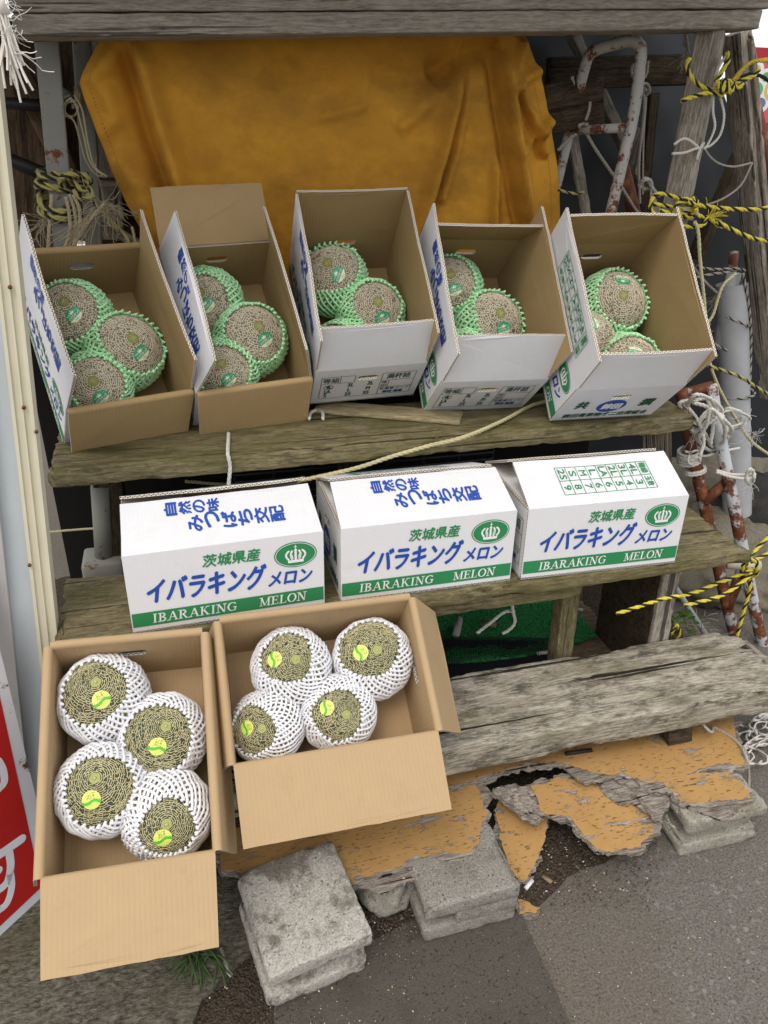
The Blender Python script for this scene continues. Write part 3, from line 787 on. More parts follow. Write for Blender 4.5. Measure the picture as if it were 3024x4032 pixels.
def stringer(label, x0, x1, prof, mat, seed, name='stair_support'):
    """a board on edge: outline in (y, z), extruded along x with worn corners"""
    n = len(prof); mb = MB(); rnd = random.Random(seed); P = []
    for i in range(n):
        a, b = prof[i], prof[(i + 1) % n]
        m_ = max(1, int(math.hypot(b[0] - a[0], b[1] - a[1]) / .015))
        for k in range(m_): P.append((a[0] + (b[0] - a[0]) * k / m_ + rnd.uniform(-.0015, .0015), a[1] + (b[1] - a[1]) * k / m_ + rnd.uniform(-.0015, .0015)))
    M = Matrix(((0, 0, 1, x0), (1, 0, 0, 0), (0, 1, 0, 0), (0, 0, 0, 1)))
    sheet(mb, M @ Matrix.Translation((0, 0, x1 - x0)), P, 0, 0, 0, (), x1 - x0)
    o = mb.build(name, [mat]); return tag(o, label, 'support')
sx0, sx1 = yp(1412, 1300, 1.27).x, yp(1452, 1300, 1.27).x
stringer('dark upright support board under the right end of the middle shelf', sx0, sx1 - .003, [(1.275, .462), (1.272, .40), (1.268, .33), (1.275, .10), (1.275, .0), (1.48, .0), (1.48, .462)], W_DARK, 1)
timber('stair_support', 'pale sawn front edge of the upright support under the middle shelf', 'support', ((sx0 + sx1) / 2, 1.264, .461), ((sx0 + sx1) / 2 + .004, 1.262, .05), sx1 - sx0, .016, W_GREY, up=(0, -1, 0), seed=18, chip=.012)
stringer('mossy timber foot under the right part of the bottom shelf', .955, 1.015, [(1.06, .169), (1.045, .118), (1.20, .118), (1.20, .169)], W_DARK, 2)
timber('stair_support', 'slim square post standing on the green matting under the middle shelf', 'support', (.80, 1.30, .462), (.81, 1.30, .125), .045, .045, W_MOSS, up=(0, 1, 0), seed=8)
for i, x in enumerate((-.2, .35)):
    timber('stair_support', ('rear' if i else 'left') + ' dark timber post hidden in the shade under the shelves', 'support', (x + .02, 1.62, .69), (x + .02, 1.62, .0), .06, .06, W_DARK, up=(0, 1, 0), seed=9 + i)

# ------------------------------------------------------------------ frame of the stall
def beam(label, za, zb, y, seed, x1):
    p0 = V((-.235, y, za)); p1 = V((x1, y, za + (x1 + .235) * .0515))
    o = timber('roof_beam', label, 'beam', p0, p1, .10, zb, W_BEAM, seed=seed, ends=.006, res=.014, chip=.004, group='stacked roof beams')
    return o
b1 = beam('lower long grey roof beam across the top of the stall', 1.483, .0375, 1.80, 21, 1.365)
b2 = beam('upper long grey roof beam lying on the lower one', 1.5225, .0385, 1.795, 22, 1.385)
mb = MB()
for px, py, rr in ((1535, 24, .008), (1562, 40, .011), (838, 22, .007), (915, 52, .008), (1190, 22, .006)):
    p = yp(px, py, 1.748); tube(mb, [p + V((0, .006, 0)), p + V((0, -.004, 0))], rr * .7, 10, 0)
tag(mb.build('nail_heads', [PIPED], b1), 'rusted nail heads in the beams')
timber('roof_board', 'dark board of the low roof above the beams', 'roof', (-1.0, 1.95, 1.715), (1.36, 1.95, 1.755), 1.24, .03, W_DARK, seed=23)
ft = yp(1537, 68, 1.80); fb = yp(1462, 445, 1.78)
timber('frame_post', 'square grey front post lashed with yellow and black rope near its top', 'post', ft, fb + (fb - ft).normalized() * .45, .062, .062, W_GREY, up=(.75, -.66, 0), seed=24, ends=.002, chip=.003)
ft = yp(1590, 66, 1.95); fb = yp(1648, 640, 1.95)
timber('frame_post', 'outer slanting grey post at the right edge of the stall', 'post', ft, fb + (fb - ft).normalized() * .35, .055, .06, W_GREY, up=(.3, -.95, 0), seed=25, chip=.008)
timber('frame_post', 'thin splintered lath along the outside of the slanting right post', 'post', yp(1612, 66, 1.93), yp(1662, 640, 1.93), .014, .05, W_GREY, up=(0, -1, 0), seed=26, chip=.01, ends=.02)
timber('brace', 'dark crosswise board high behind the white hooped pipe', 'brace', yp(1180, 160, 2.1), yp(1500, 150, 2.1), .03, .075, W_DARK, seed=27)
timber('brace', 'short grey board end tied with cord behind the hooped pipe', 'brace', yp(1165, 240, 2.0), yp(1297, 215, 2.0), .05, .115, W_DARK, seed=28)
timber('frame_post', 'slim grey stake behind the orange tarp edge', 'post', yp(1215, 190, 2.08), yp(1268, 475, 2.08), .03, .022, W_GREY, up=(0, -1, 0), seed=29)
timber('frame_post', 'dark stake standing near the reed screen behind the hooped pipe', 'post', yp(1410, 200, 2.08), yp(1385, 470, 2.08), .03, .03, W_DARK, up=(0, -1, 0), seed=30)
timber('brace', 'added dark board closing the bright gap under the left end of the beams', 'brace', yp(38, 40, 2.22), yp(50, 250, 2.22), .13, .02, W_DARK, up=(0, -1, 0), seed=61)  # added to keep bright sky from showing in this dark corner
timber('brace', 'slanting grey timber far behind the front right post', 'brace', yp(1235, 70, 2.2), yp(1420, 470, 2.2), .028, .04, W_GREY, up=(0, -1, 0), seed=62)
timber('brace', 'dark slanting board between the two right posts', 'brace', yp(1600, 330, 2.15), yp(1500, 560, 2.15), .03, .05, W_DARK, up=(0, -1, 0), seed=63)
# white hooped pipe
mb = MB(); P = [yp(*p, 1.93) for p in ((1205, 450), (1232, 300), (1258, 170), (1268, 128))]
tube(mb, catmull([yp(1190, 450, 2.02), yp(1238, 250, 2.0), yp(1262, 150, 1.97), yp(1280, 112, 1.95), yp(1330, 95, 1.91), yp(1362, 88, 1.88), yp(1383, 100, 1.86), yp(1383, 140, 1.86), yp(1368, 250, 1.85), yp(1345, 350, 1.84), yp(1312, 490, 1.82)], .01), .0138, 12)
tube(mb, [yp(1235, 282, 2.0), yp(1352, 276, 1.86)], .011, 8)
tag(mb.build('hooped_pipe', [PIPEW]), 'bent white pipe hoop streaked with orange rust beside the tarp', 'pipe')
mb = MB(); tube(mb, [yp(1345, 360, 2.0), yp(1372, 470, 1.98)], .018, 10)
tag(mb.build('pipe_stub', [PIPED]), 'dark rusty pipe stub leaning behind the hooped pipe', 'pipe')
# left frame
def flat_post(label, a, b, w_, t_, mat, name='steel_post', rot=(0, -1, 0)):
    return timber(name, label, 'post', a, b, w_, t_, mat, up=rot, ends=0, chip=0, amp=.0005, r=.003, seed=31)
flat_post('grey steel post wound with yellow and black rope at the left', yp(100, 80, 1.93), yp(143, 560, 1.93), .046, .022, STEEL)
flat_post('second grey steel post with rust behind the left one', yp(176, 80, 2.02), yp(205, 560, 2.02), .038, .02, STEEL)
timber('frame_post', 'broad brown plywood strip standing behind the left steel posts', 'post', yp(55, 120, 2.20), yp(88, 560, 2.20), .13, .02, W_BRN, up=(0, -1, 0), seed=32)
timber('frame_post', 'grooved upright board left of the tarp', 'post', yp(150, 82, 2.25), yp(168, 520, 2.25), .085, .02, W_BRN, up=(0, -1, 0), seed=33)
timber('frame_post', 'grooved upright board half hidden by the left edge of the tarp', 'post', yp(208, 82, 2.25), yp(232, 520, 2.25), .085, .02, W_GREY, up=(0, -1, 0), seed=34)
timber('brace', 'diagonal brown brace crossing behind the left steel post', 'brace', yp(40, 150, 2.12), yp(160, 400, 2.12), .05, .02, W_BRN, up=(0, -1, 0), seed=35)
timber('brace', 'horizontal timber behind the knotted rope at the left', 'brace', yp(150, 388, 2.10), yp(262, 392, 2.10), .03, .028, W_GREY, seed=36)
timber('brace', 'slanting timber behind the second open box', 'brace', yp(215, 480, 2.05), yp(312, 535, 2.05), .03, .026, W_GREY, seed=37)
timber('brace', 'dark timber low behind the knotted rope at the left', 'brace', yp(120, 440, 2.3), yp(300, 450, 2.3), .03, .05, W_DARK, seed=38)
for lb, P, r_ in (('short grey pipe clamped between the two steel posts', [yp(108, 185, 1.95), yp(158, 214, 2.0)], .011), ('black pipe running level behind the left steel post', [yp(-30, 220, 2.05), yp(150, 232, 2.05)], .013),
                  ('black pipe slanting down to the knotted rope', [yp(-30, 325, 1.99), yp(20, 345, 1.98), yp(100, 378, 1.96)], .015), ('short grey upright pipe under the left end of the top shelf', [yp(217, 1050, 1.60), yp(226, 1205, 1.60)], .021)):
    mb = MB(); tube(mb, P, r_, 12); o = tag(mb.build('pipe', [BLACKM if 'black' in lb else STEEL]), lb, 'pipe')
mb = MB(); rbox(mb, -.26, -.17, 1.56, 1.65, .395, .45, .008, .02, .0, 1); tag(mb.build('post_base', [STEEL]), 'grey moulded base holding the upright pipe in the shade at the left', 'base')
mb = MB(); rbox(mb, -.27, .02, 1.5, 1.72, .36, .393, .004, .03, .0, 1); tag(mb.build('plinth', [W_DARK]), 'dark timber plinth under the pipe base', 'plinth')

# ------------------------------------------------------------------ dark backing and screens
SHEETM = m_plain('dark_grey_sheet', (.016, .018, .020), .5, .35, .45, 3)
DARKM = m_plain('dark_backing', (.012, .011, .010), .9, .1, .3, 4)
def panel_y(name, label, cat, pxs, y, mat, th=.006, sag=0):
    pts = [yp(px, py, y) for px, py in pxs]; mb = MB()
    M = Matrix(((1, 0, 0, 0), (0, 0, -1, y), (0, 1, 0, 0), (0, 0, 0, 1)))
    sheet(mb, M, [(p.x, p.z) for p in pts][::-1], 0, 0, 0, (), th); o = mb.build(name, [mat]); tag(o, label, cat); return o
# crumpled dark sheet on the right
mb = MB(); nx, nz = 60, 60; vs = []; fs = []
for j in range(nz + 1):
    for i in range(nx + 1):
        u, v = i / nx, j / nz; x = .80 + u * (1.62 - .52 * v * v); z = -.05 + v * 1.72
        x = min(x, 2.75 - z * .72)
        vs.append(V((x, 2.30 + .03 * noise.noise(V((x * 3, z * 2, 1))) + .008 * noise.noise(V((x * 14, z * 9, 4))), z)))
for j in range(nz):
    for i in range(nx):
        a = j * (nx + 1) + i; fs.append((a, a + 1, a + nx + 2, a + nx + 1))
mb.add(vs, fs, 0, None, True); tag(mb.build('dark_sheet', [SHEETM]), 'dark grey plastic sheet hung behind the right side of the stall', 'sheet')
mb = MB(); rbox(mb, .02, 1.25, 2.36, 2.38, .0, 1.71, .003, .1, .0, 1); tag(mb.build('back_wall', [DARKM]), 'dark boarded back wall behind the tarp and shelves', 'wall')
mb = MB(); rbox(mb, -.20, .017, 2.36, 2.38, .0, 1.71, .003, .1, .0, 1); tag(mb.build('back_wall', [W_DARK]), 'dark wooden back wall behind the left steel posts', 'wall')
mb = MB(); rbox(mb, -.34, 1.15, 1.86, 1.875, .02, .92, .003, .1, .0, 1); tag(mb.build('back_wall', [DARKM]), 'added black backing that deepens the shade under the upper shelf', 'wall')  # added sheet; its black stands in for deep shade under the shelf
# black slatted crates in the shade
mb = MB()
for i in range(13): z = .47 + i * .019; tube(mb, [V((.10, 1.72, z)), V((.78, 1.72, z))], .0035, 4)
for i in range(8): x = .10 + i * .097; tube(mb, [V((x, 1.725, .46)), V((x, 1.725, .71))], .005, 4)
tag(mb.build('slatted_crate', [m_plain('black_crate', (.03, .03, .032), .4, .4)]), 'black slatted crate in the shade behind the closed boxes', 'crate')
# reed screen
REED = m_plain('reed', (.20, .17, .125), .8, .2, .45, 30)
def reeds(label, a, b, n, L, lean, seed, y):
    rnd = random.Random(seed); mb = MB()
    for i in range(n):
        p = yp(a[0] + (b[0] - a[0]) * i / n, a[1] + (b[1] - a[1]) * i / n, y + rnd.uniform(-.006, .006)); l = L * rnd.uniform(.8, 1.1)
        tube(mb, [p, p + V((lean * l + rnd.uniform(-.006, .006), 0, -l * .5)), p + V((lean * l * 2 + rnd.uniform(-.012, .012), rnd.uniform(-.01, .01), -l))], rnd.uniform(.0011, .0024), 5)
    return tag(mb.build('reed_screen', [REED]), label, 'reed screen')
reeds('vertical reed screen behind the right end of the upper shelves', (1385, 880), (1450, 905), 46, .38, .12, 1, 1.60)
reeds('ragged lower end of a reed screen behind the rusty ladder', (1405, 1215), (1492, 1195), 34, .13, -.10, 2, 1.50)
reeds('black fibre tuft hanging behind the hooped pipe', (1372, 270), (1400, 290), 26, .16, -.12, 3, 2.15)

# ------------------------------------------------------------------ orange tarp
t = NT('orange_tarp', .92, .06); o_ = t.co((1, 1, 1), False)
c = t.mix(t.ramp(t.noise(o_, 4.5, 8, .68), .38, .68), (.70, .35, .042), (.50, .25, .036))
c = t.mix(t.math('MULTIPLY', t.ramp(t.noise(t.co((1.0, 1, 1.6), False), 3.0, 7, .66), .44, .66), .65), c, (.22, .115, .03))
c = t.mix(t.math('MULTIPLY', t.noise(t.co((60, 60, 20), False), 6, 4, .7), .25), c, (.34, .16, .03))
t.bump(t.math('ADD', t.noise(o_, 500, 2, .5), t.math('MULTIPLY', t.noise(o_, 24, 7, .65), 3.0)), .5, .0022)
TARP = t.col(c)
def seg_d(p, a, b):
    ab = (b[0] - a[0], b[1] - a[1]); ap = (p[0] - a[0], p[1] - a[1]); l = ab[0] ** 2 + ab[1] ** 2
    tt = max(0, min(1, (ap[0] * ab[0] + ap[1] * ab[1]) / l)); q = (ap[0] - ab[0] * tt, ap[1] - ab[1] * tt)
    s = 1 if ab[0] * ap[1] - ab[1] * ap[0] > 0 else -1
    return math.hypot(*q), s, tt
def pd(p, P):
    best = (1e9, 1, 0)
    for i, (a, b) in enumerate(zip(P, P[1:])):
        d, s, tt = seg_d(p, a, b)
        if d < best[0]: best = (d, s, (i + tt) / (len(P) - 1))
    return best
def tarp():
    # outline and folds measured on the stall's own x, z plane (metres)
    q = lambda *a: [(yp(px, py, 1.92).x, yp(px, py, 1.92).z) for px, py in a]
    left = q((230, 60), (213, 95), (172, 178), (182, 215), (215, 300), (262, 420), (312, 515), (345, 570), (370, 640)); right = q((1098, 60), (1132, 82), (1165, 150), (1190, 230), (1206, 300), (1222, 390), (1230, 480), (1232, 560), (1235, 640))
    Lf = catmull([V((a, b, 0)) for a, b in left], .02); Rf = catmull([V((a, b, 0)) for a, b in right], .02)
    def at(Q, v): f = v * (len(Q) - 1); i = min(int(f), len(Q) - 2); return Q[i].lerp(Q[i + 1], f - i)
    F = [ # polyline, width, depth, sided step
        (q((280, 80), (313, 182), (342, 284), (365, 350), (392, 430), (420, 520)), .030, .050, 1),
        (q((1003, 120), (985, 230), (968, 320), (941, 430), (905, 520)), .022, .034, -1),
        (q((1018, 120), (1005, 230), (990, 330), (965, 430)), .014, .018, 0),
        (q((1075, 110), (1090, 190), (1110, 300), (1128, 390), (1150, 480), (1160, 560)), .026, .045, 1),
        (q((1080, 340), (1082, 420), (1086, 500), (1090, 580)), .014, .020, -1),
        (q((1107, 190), (1145, 164), (1170, 150)), .012, .015, 0), (q((1107, 190), (1150, 250), (1180, 330)), .014, .022, 1), (q((1130, 85), (1118, 130), (1107, 190)), .012, .020, 0),
        (q((930, 155), (980, 130), (1040, 100)), .035, -.030, 0), (q((800, 140), (880, 168), (960, 150)), .04, -.020, 0),
        (q((560, 130), (640, 180), (740, 190)), .04, -.014, 0), (q((690, 255), (750, 240), (790, 228)), .012, .007, 0), (q((860, 285), (900, 250), (950, 200)), .018, .011, 0),
        (q((182, 185), (240, 130), (262, 100)), .018, .014, 0), (q((200, 300), (250, 255), (230, 200)), .02, .012, 0), (q((235, 330), (300, 400), (345, 500)), .03, .02, 0), (q((1160, 300), (1175, 280), (1206, 262)), .010, .014, 0), (q((1120, 335), (1165, 285), (1190, 262)), .012, .016, 0)]
    nu, nv = 230, 170; vs = []; fs = []
    for j in range(nv + 1):
        v = j / nv; a, b = at(Lf, v), at(Rf, v)
        for i in range(nu + 1):
            u = i / nu; x = a.x + (b.x - a.x) * u; z = a.y + (b.y - a.y) * u
            y = 1.895 + .10 * v + .03 * math.sin(PI * u) * (1 - v)
            for P, w_, dp, sd_ in F:
                d, s, tt = pd((x, z), P)
                if d > w_ * 4: continue
                fd = min(1, tt * 6 + .25) if tt < 1 else 1
                if sd_ == 0: y -= 1.5 * dp * math.exp(-(d / w_) ** 2) * fd
                else:
                    e = d * s * sd_
                    y -= 1.35 * dp * fd * (math.exp(-(e / w_) ** 2) if e > 0 else math.exp(-(e / (w_ * .30)) ** 2) - .45 * math.exp(-((e + w_ * .8) / (w_ * .6)) ** 2))
            y += .010 * noise.noise(V((x * 5, z * 5, 0))) + .007 * noise.noise(V((x * 15, z * 11, 7))) + .0022 * noise.noise(V((x * 45, z * 45, 9)))
            ed = min(u, 1 - u)
            if ed < .03: y += .012 * (1 - ed / .03)
            vs.append(V((x, y, z)))
    for j in range(nv):
        for i in range(nu):
            k = j * (nu + 1) + i; fs.append((k, k + nu + 1, k + nu + 2, k + 1))
    mb = MB(); mb.add(vs, fs, 0, None, True); o = mb.build('tarp', [TARP])
    so = o.modifiers.new('s', 'SOLIDIFY'); so.thickness = .0016; so.offset = 1
    tag(o, 'dirty orange tarp hanging in folds behind the open melon boxes', 'tarp')
    hem = MB(); P = [vs[j * (nu + 1) + nu - 6] + V((0, -.0022, 0)) for j in range(0, nv + 1, 1)]
    for k in range(0, len(P) - 1, 2): tube(hem, [P[k], P[k].lerp(P[k + 1], .9)], .0007, 3, 0, False)
    P = [vs[j * (nu + 1) + 4] + V((0, -.0022, 0)) for j in range(0, nv + 1, 1)]
    for k in range(0, len(P) - 1, 2): tube(hem, [P[k], P[k].lerp(P[k + 1], .9)], .0007, 3, 0, False)
    hem.build('hem_stitching', [m_plain('stitch', (.12, .07, .03), .8)], o)
tarp()

# ------------------------------------------------------------------ the boxes
LB, WB, HB, FB = .357, .2501, .1629, .1225
D_ = math.radians
def pose(o, y, p, r): return Matrix.Translation(o) @ Matrix.Rotation(D_(y), 4, 'Z') @ Matrix.Rotation(D_(p), 4, 'X') @ Matrix.Rotation(D_(r), 4, 'Y')
gP = 'closed white melon boxes on the middle shelf'
carton('melon_box', 'leftmost closed white melon box, its flap edge torn and stained', pose((-.1335, 1.1917 + .012, .4955), 2.24, 0, .2), LB, WB, HB, FB, (D_(-67), D_(-65.5), D_(-94), D_(-94)),
       {'front': (print_long, print_slogan), 'back': (None, print_table), 'left': (print_coop, None), 'right': (print_grade, None)}, seed=1, group=gP)
carton('melon_box', 'middle closed white melon box between two others, blue writing on its sloping flap', pose((.2552, 1.2151, .4955), -.05, 0, .2), LB, WB, HB, FB, (D_(-68.3), D_(-69.6), D_(-94), D_(-94)),
       {'front': (print_long, print_slogan), 'back': (None, print_table), 'left': (print_coop, None), 'right': (print_grade, None)}, seed=2, group=gP)
carton('melon_box', 'rightmost closed white melon box with a green size table on its flap', pose((.6341, 1.2092, .4958), -1.93, 0, .2), LB, WB, HB, FB, (D_(-62.8), D_(-66), D_(-94), D_(-94)),
       {'front': (print_long, print_table), 'back': (None, print_slogan), 'left': (print_grade, None), 'right': (print_coop, None)}, seed=3, group=gP)
gU = 'open melon boxes leaning on the upper shelf'
UPR = {'left': (print_long, print_slogan), 'right': (print_long, print_table), 'front': (print_grade, None), 'back': (None, None)}
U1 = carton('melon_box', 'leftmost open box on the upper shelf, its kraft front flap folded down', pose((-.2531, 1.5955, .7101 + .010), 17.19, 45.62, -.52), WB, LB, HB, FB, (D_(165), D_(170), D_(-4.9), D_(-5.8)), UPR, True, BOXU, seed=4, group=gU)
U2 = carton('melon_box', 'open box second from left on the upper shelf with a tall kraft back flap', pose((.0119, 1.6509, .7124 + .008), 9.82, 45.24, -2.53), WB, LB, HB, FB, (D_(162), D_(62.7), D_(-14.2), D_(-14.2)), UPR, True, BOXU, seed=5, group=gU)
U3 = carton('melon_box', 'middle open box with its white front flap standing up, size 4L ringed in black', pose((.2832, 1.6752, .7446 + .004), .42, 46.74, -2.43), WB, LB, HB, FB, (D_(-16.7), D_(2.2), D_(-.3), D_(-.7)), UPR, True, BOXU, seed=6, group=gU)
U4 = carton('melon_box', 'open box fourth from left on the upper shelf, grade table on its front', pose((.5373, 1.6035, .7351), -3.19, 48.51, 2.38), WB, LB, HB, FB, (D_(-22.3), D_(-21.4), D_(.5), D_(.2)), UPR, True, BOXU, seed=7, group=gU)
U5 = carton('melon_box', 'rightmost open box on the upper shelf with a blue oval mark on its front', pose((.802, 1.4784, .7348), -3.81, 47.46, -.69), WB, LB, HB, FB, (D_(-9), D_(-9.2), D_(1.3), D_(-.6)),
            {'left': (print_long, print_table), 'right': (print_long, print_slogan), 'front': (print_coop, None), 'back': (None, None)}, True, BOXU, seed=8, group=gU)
gB = 'open kraft boxes of white-netted melons in front'
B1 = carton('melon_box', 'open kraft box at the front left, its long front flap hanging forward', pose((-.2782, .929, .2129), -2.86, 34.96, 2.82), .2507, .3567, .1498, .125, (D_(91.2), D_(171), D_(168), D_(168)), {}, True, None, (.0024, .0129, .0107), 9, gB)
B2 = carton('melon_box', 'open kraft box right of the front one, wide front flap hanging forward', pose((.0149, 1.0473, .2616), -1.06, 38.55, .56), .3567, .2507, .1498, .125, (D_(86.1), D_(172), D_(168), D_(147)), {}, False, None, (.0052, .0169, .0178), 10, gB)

# ------------------------------------------------------------------ the melons (pixels of the photograph / KPX)
def s_(x, y): return (x / KPX, y / KPX)
gg, gw = 'melons in green foam nets', 'melons in white foam nets'
def GM(lb, box, c, r, st, sk, **k): return melon('g', lb, box, s_(*c), r / KPX, s_(*st) if st else None, s_(*sk) if sk else None, group=gg, **k)
def WM(lb, box, c, r, st, sk, **k): return melon('w', lb, box, s_(*c), r / KPX, s_(*st) if st else None, s_(*sk) if sk else None, group=gw, **k)
GM('green-netted melon at the back of the leftmost open box', U1, (266, 1258), 150, (252, 1187), (290, 1239), net=0, srot=.25)
GM('green-netted melon at the right in the leftmost open box', U1, (514, 1387), 154, (525, 1331), (557, 1390), net=1, srot=.35)
GM('green-netted melon at the front of the leftmost open box', U1, (376, 1556), 145, (367, 1500), (397, 1565), net=2, srot=.35)
GM('green-netted melon at the back of the second open box, partly behind the flap', U2, (775, 1200), 143, (785, 1152), (815, 1202), net=3, srot=.35)
GM('green-netted melon at the right of the second open box', U2, (1003, 1340), 147, (1022, 1285), (1044, 1337), net=0, srot=.3)
GM('green-netted melon at the front of the second open box, sticker half under its net', U2, (877, 1500), 138, (872, 1432), (901, 1495), net=2, srot=.3)
GM('long green-netted melon at the back of the middle open box', U3, (1290, 1102), 140, (1289, 1034), (1332, 1081), net=1, srot=.5)
GM('green-netted melon standing out at the right of the middle open box', U3, (1481, 1237), 137, (1489, 1187), (1507, 1252), net=2, srot=.2)
GM('green-netted melon barely showing over the front flap of the middle open box', U3, (1320, 1393), 132, (1330, 1340), None, net=3)
GM('green-netted melon at the back of the fourth open box', U4, (1756, 1122), 132, (1775, 1080), (1790, 1140), net=0, srot=.1)
GM('green-netted melon at the centre of the fourth open box', U4, (1940, 1286), 139, (1972, 1232), (1984, 1294), net=1, srot=.1)
GM('green-netted melon almost hidden behind the front flap of the fourth open box', U4, (1822, 1437), 133, (1840, 1395), None, net=2)
GM('big green-netted melon with an upturned sticker in the rightmost open box', U5, (2431, 1202), 138, (2456, 1162), (2452, 1101), net=1, srot=-.05)
GM('bare-sided melon at the left of the rightmost open box', U5, (2300, 1350), 128, (2270, 1290), (2335, 1272), net=1, netax=.6)
GM('green-netted melon with a dark sticker just behind the front flap of the rightmost box', U5, (2492, 1484), 138, (2490, 1440), (2502, 1387), net=0)
WM('white-netted melon at the back left of the front left box', B1, (386.5, 2750), 175, (377, 2686), (399, 2755), net=0, srot=.1)
WM('white-netted melon at the back right of the front left box', B1, (653, 2902), 171, (653, 2860), (620, 2940), net=2, srot=.1)
WM('white-netted melon at the front left of the front left box', B1, (382, 3112), 181, (373, 3064), (359.5, 3150), net=0, srot=.2)
WM('white-netted melon at the front right of the front left box, small net opening', B1, (661, 3230), 178, (656, 3246), (641, 3300), net=3, srot=.5)
WM('white-netted melon at the back left of the wide kraft box', B2, (1147, 2627), 157, (1165, 2596), (1081, 2596), net=1, srot=.2, netax=.30)
WM('white-netted melon at the back right of the wide kraft box', B2, (1467, 2595), 158, (1486, 2559), (1420, 2570), net=2, srot=.2)
WM('white-netted melon at the front left of the wide kraft box', B2, (1050, 2873), 146, (1031, 2869), (972, 2866), net=1, srot=.3, netax=.26)
WM('white-netted melon at the front middle of the wide kraft box', B2, (1334, 2824), 151, (1364, 2814), (1287, 2787), net=1, srot=.3, netax=.28)

# ------------------------------------------------------------------ ground
def m_ground():
    t = NT('asphalt_and_dust', .93, .15); o = t.co((1, 1, 1), False)
    n = t.noise(o, 230, 4, .7); b = t.noise(o, 3.2, 6, .6)
    v = t.N('TexVoronoi'); v.inputs['Scale'].default_value = 75; nv = t.N('TexNoise'); nv.inputs['Scale'].default_value = 60; t.L(o, nv.inputs['Vector']); sv = t.N('VectorMath', operation='SCALE'); t.L(nv.outputs['Color'], sv.inputs[0]); sv.inputs['Scale'].default_value = .02; av = t.N('VectorMath', operation='ADD'); t.L(o, av.inputs[0]); t.L(sv.outputs[0], av.inputs[1]); t.L(av.outputs[0], v.inputs['Vector'])
    st = t.math('LESS_THAN', v.outputs['Distance'], .36); sep = t.N('SeparateColor'); t.L(v.outputs['Color'], sep.inputs[0]); pick = t.math('GREATER_THAN', sep.outputs[0], .55)
    sx = t.N('SeparateXYZ'); t.L(o, sx.inputs[0])
    right = t.ramp(t.math('ADD', sx.outputs[0], t.math('MULTIPLY', b, .5)), .95, 1.15)
    c = t.ramp(n, .34, .66, (.088, .077, .063), (.20, .175, .145))
    c = t.mix(t.ramp(b, .42, .62), c, t.ramp(n, .34, .66, (.098, .083, .066), (.195, .165, .132)))
    c = t.mix(t.math('MULTIPLY', right, .8), c, t.ramp(n, .36, .64, (.085, .077, .067), (.225, .205, .178)))
    k = t.math('MULTIPLY', t.math('MULTIPLY', st, pick), t.math('ADD', t.math('MULTIPLY', right, .75), .10))
    c = t.mix(k, c, t.ramp(sep.outputs[1], .2, .9, (.11, .105, .10), (.26, .24, .22)))
    t.bump(t.math('ADD', n, t.math('MULTIPLY', t.math('SUBTRACT', 1, v.outputs['Distance']), .5)), .7, .004)
    return t.col(c)
mb = MB(); mb.add([(-120, -30, 0), (150, -30, 0), (150, 200, 0), (-120, 200, 0)], [(0, 1, 2, 3)], 0)
tag(mb.build('ground', [m_ground()]), kind='structure')
def flat(name, P, z, mat, kind='structure', label=None, cat=None, th=.02, jag=0, seed=0, res=.02):
    rnd = random.Random(seed); Q = []
    for i in range(len(P)):
        a, b = V((P[i][0], P[i][1])), V((P[(i + 1) % len(P)][0], P[(i + 1) % len(P)][1])); n = max(1, int((b - a).length / res)) if jag else 1
        nn = V(((b - a).y, -(b - a).x)).normalized() if (b - a).length else V((0, 0))
        for k in range(n):
            q = a.lerp(b, k / n)
            if jag: q = q + nn * (noise.noise(V((q.x * 22, q.y * 22, seed))) * jag + noise.noise(V((q.x * 90, q.y * 90, seed + 5))) * jag * .5)
            Q.append((q.x, q.y))
    ar = sum(Q[i][0] * Q[(i + 1) % len(Q)][1] - Q[(i + 1) % len(Q)][0] * Q[i][1] for i in range(len(Q)))
    if ar < 0: Q = Q[::-1]
    mb = MB(); sheet(mb, Matrix.Translation((0, 0, z)), Q, 0, 1 if isinstance(mat, list) and len(mat) > 1 else 0, 1 if isinstance(mat, list) and len(mat) > 1 else 0, (), th)
    o = mb.build(name, mat if isinstance(mat, list) else [mat]); tag(o, label, cat, None, kind); return o
SLAB = m_concrete('smooth_dark_slab', (.120, .106, .088), (.082, .072, .058), (.06, .052, .042), .35)
def zz(*a): return [zp(px, py, 0).to_2d() for px, py in a]
flat('paving_slab', zz((596, 2300), (590, 2128), (640, 2090), (800, 2040), (905, 1985), (1105, 1930), (1168, 2075), (1268, 2300)), .006, SLAB)
# chiselled stone slab at the lower left
t = NT('chiselled_stone', .95, .1); o_ = t.co((1, 1, 1), False)
mp = t.N('Mapping'); mp.inputs['Rotation'].default_value = (0, 0, .55); mp.inputs['Scale'].default_value = (34, 85, 10); t.L(t.tc.outputs['Object'], mp.inputs['Vector'])
g1 = t.noise(mp.outputs[0], 1.6, 6, .65, .6); g2 = t.noise(o_, 130, 4, .6); g3 = t.noise(o_, 6, 5)
c = t.ramp(t.math('ADD', t.math('MULTIPLY', g1, .65), t.math('MULTIPLY', g2, .35)), .38, .64, (.055, .050, .038), (.24, .22, .17))
c = t.mix(t.math('MULTIPLY', t.ramp(g3, .45, .65), .5), c, (.095, .085, .045))
t.bump(t.math('ADD', g1, t.math('MULTIPLY', g2, .3)), 1.0, .009); STONE = t.col(c)
flat('stone_paving', zz((-120, 2300), (-100, 1985), (120, 1900), (400, 1880), (560, 1925), (600, 1985), (560, 2050), (435, 2165), (395, 2300)), .012, STONE, jag=.008, seed=3)
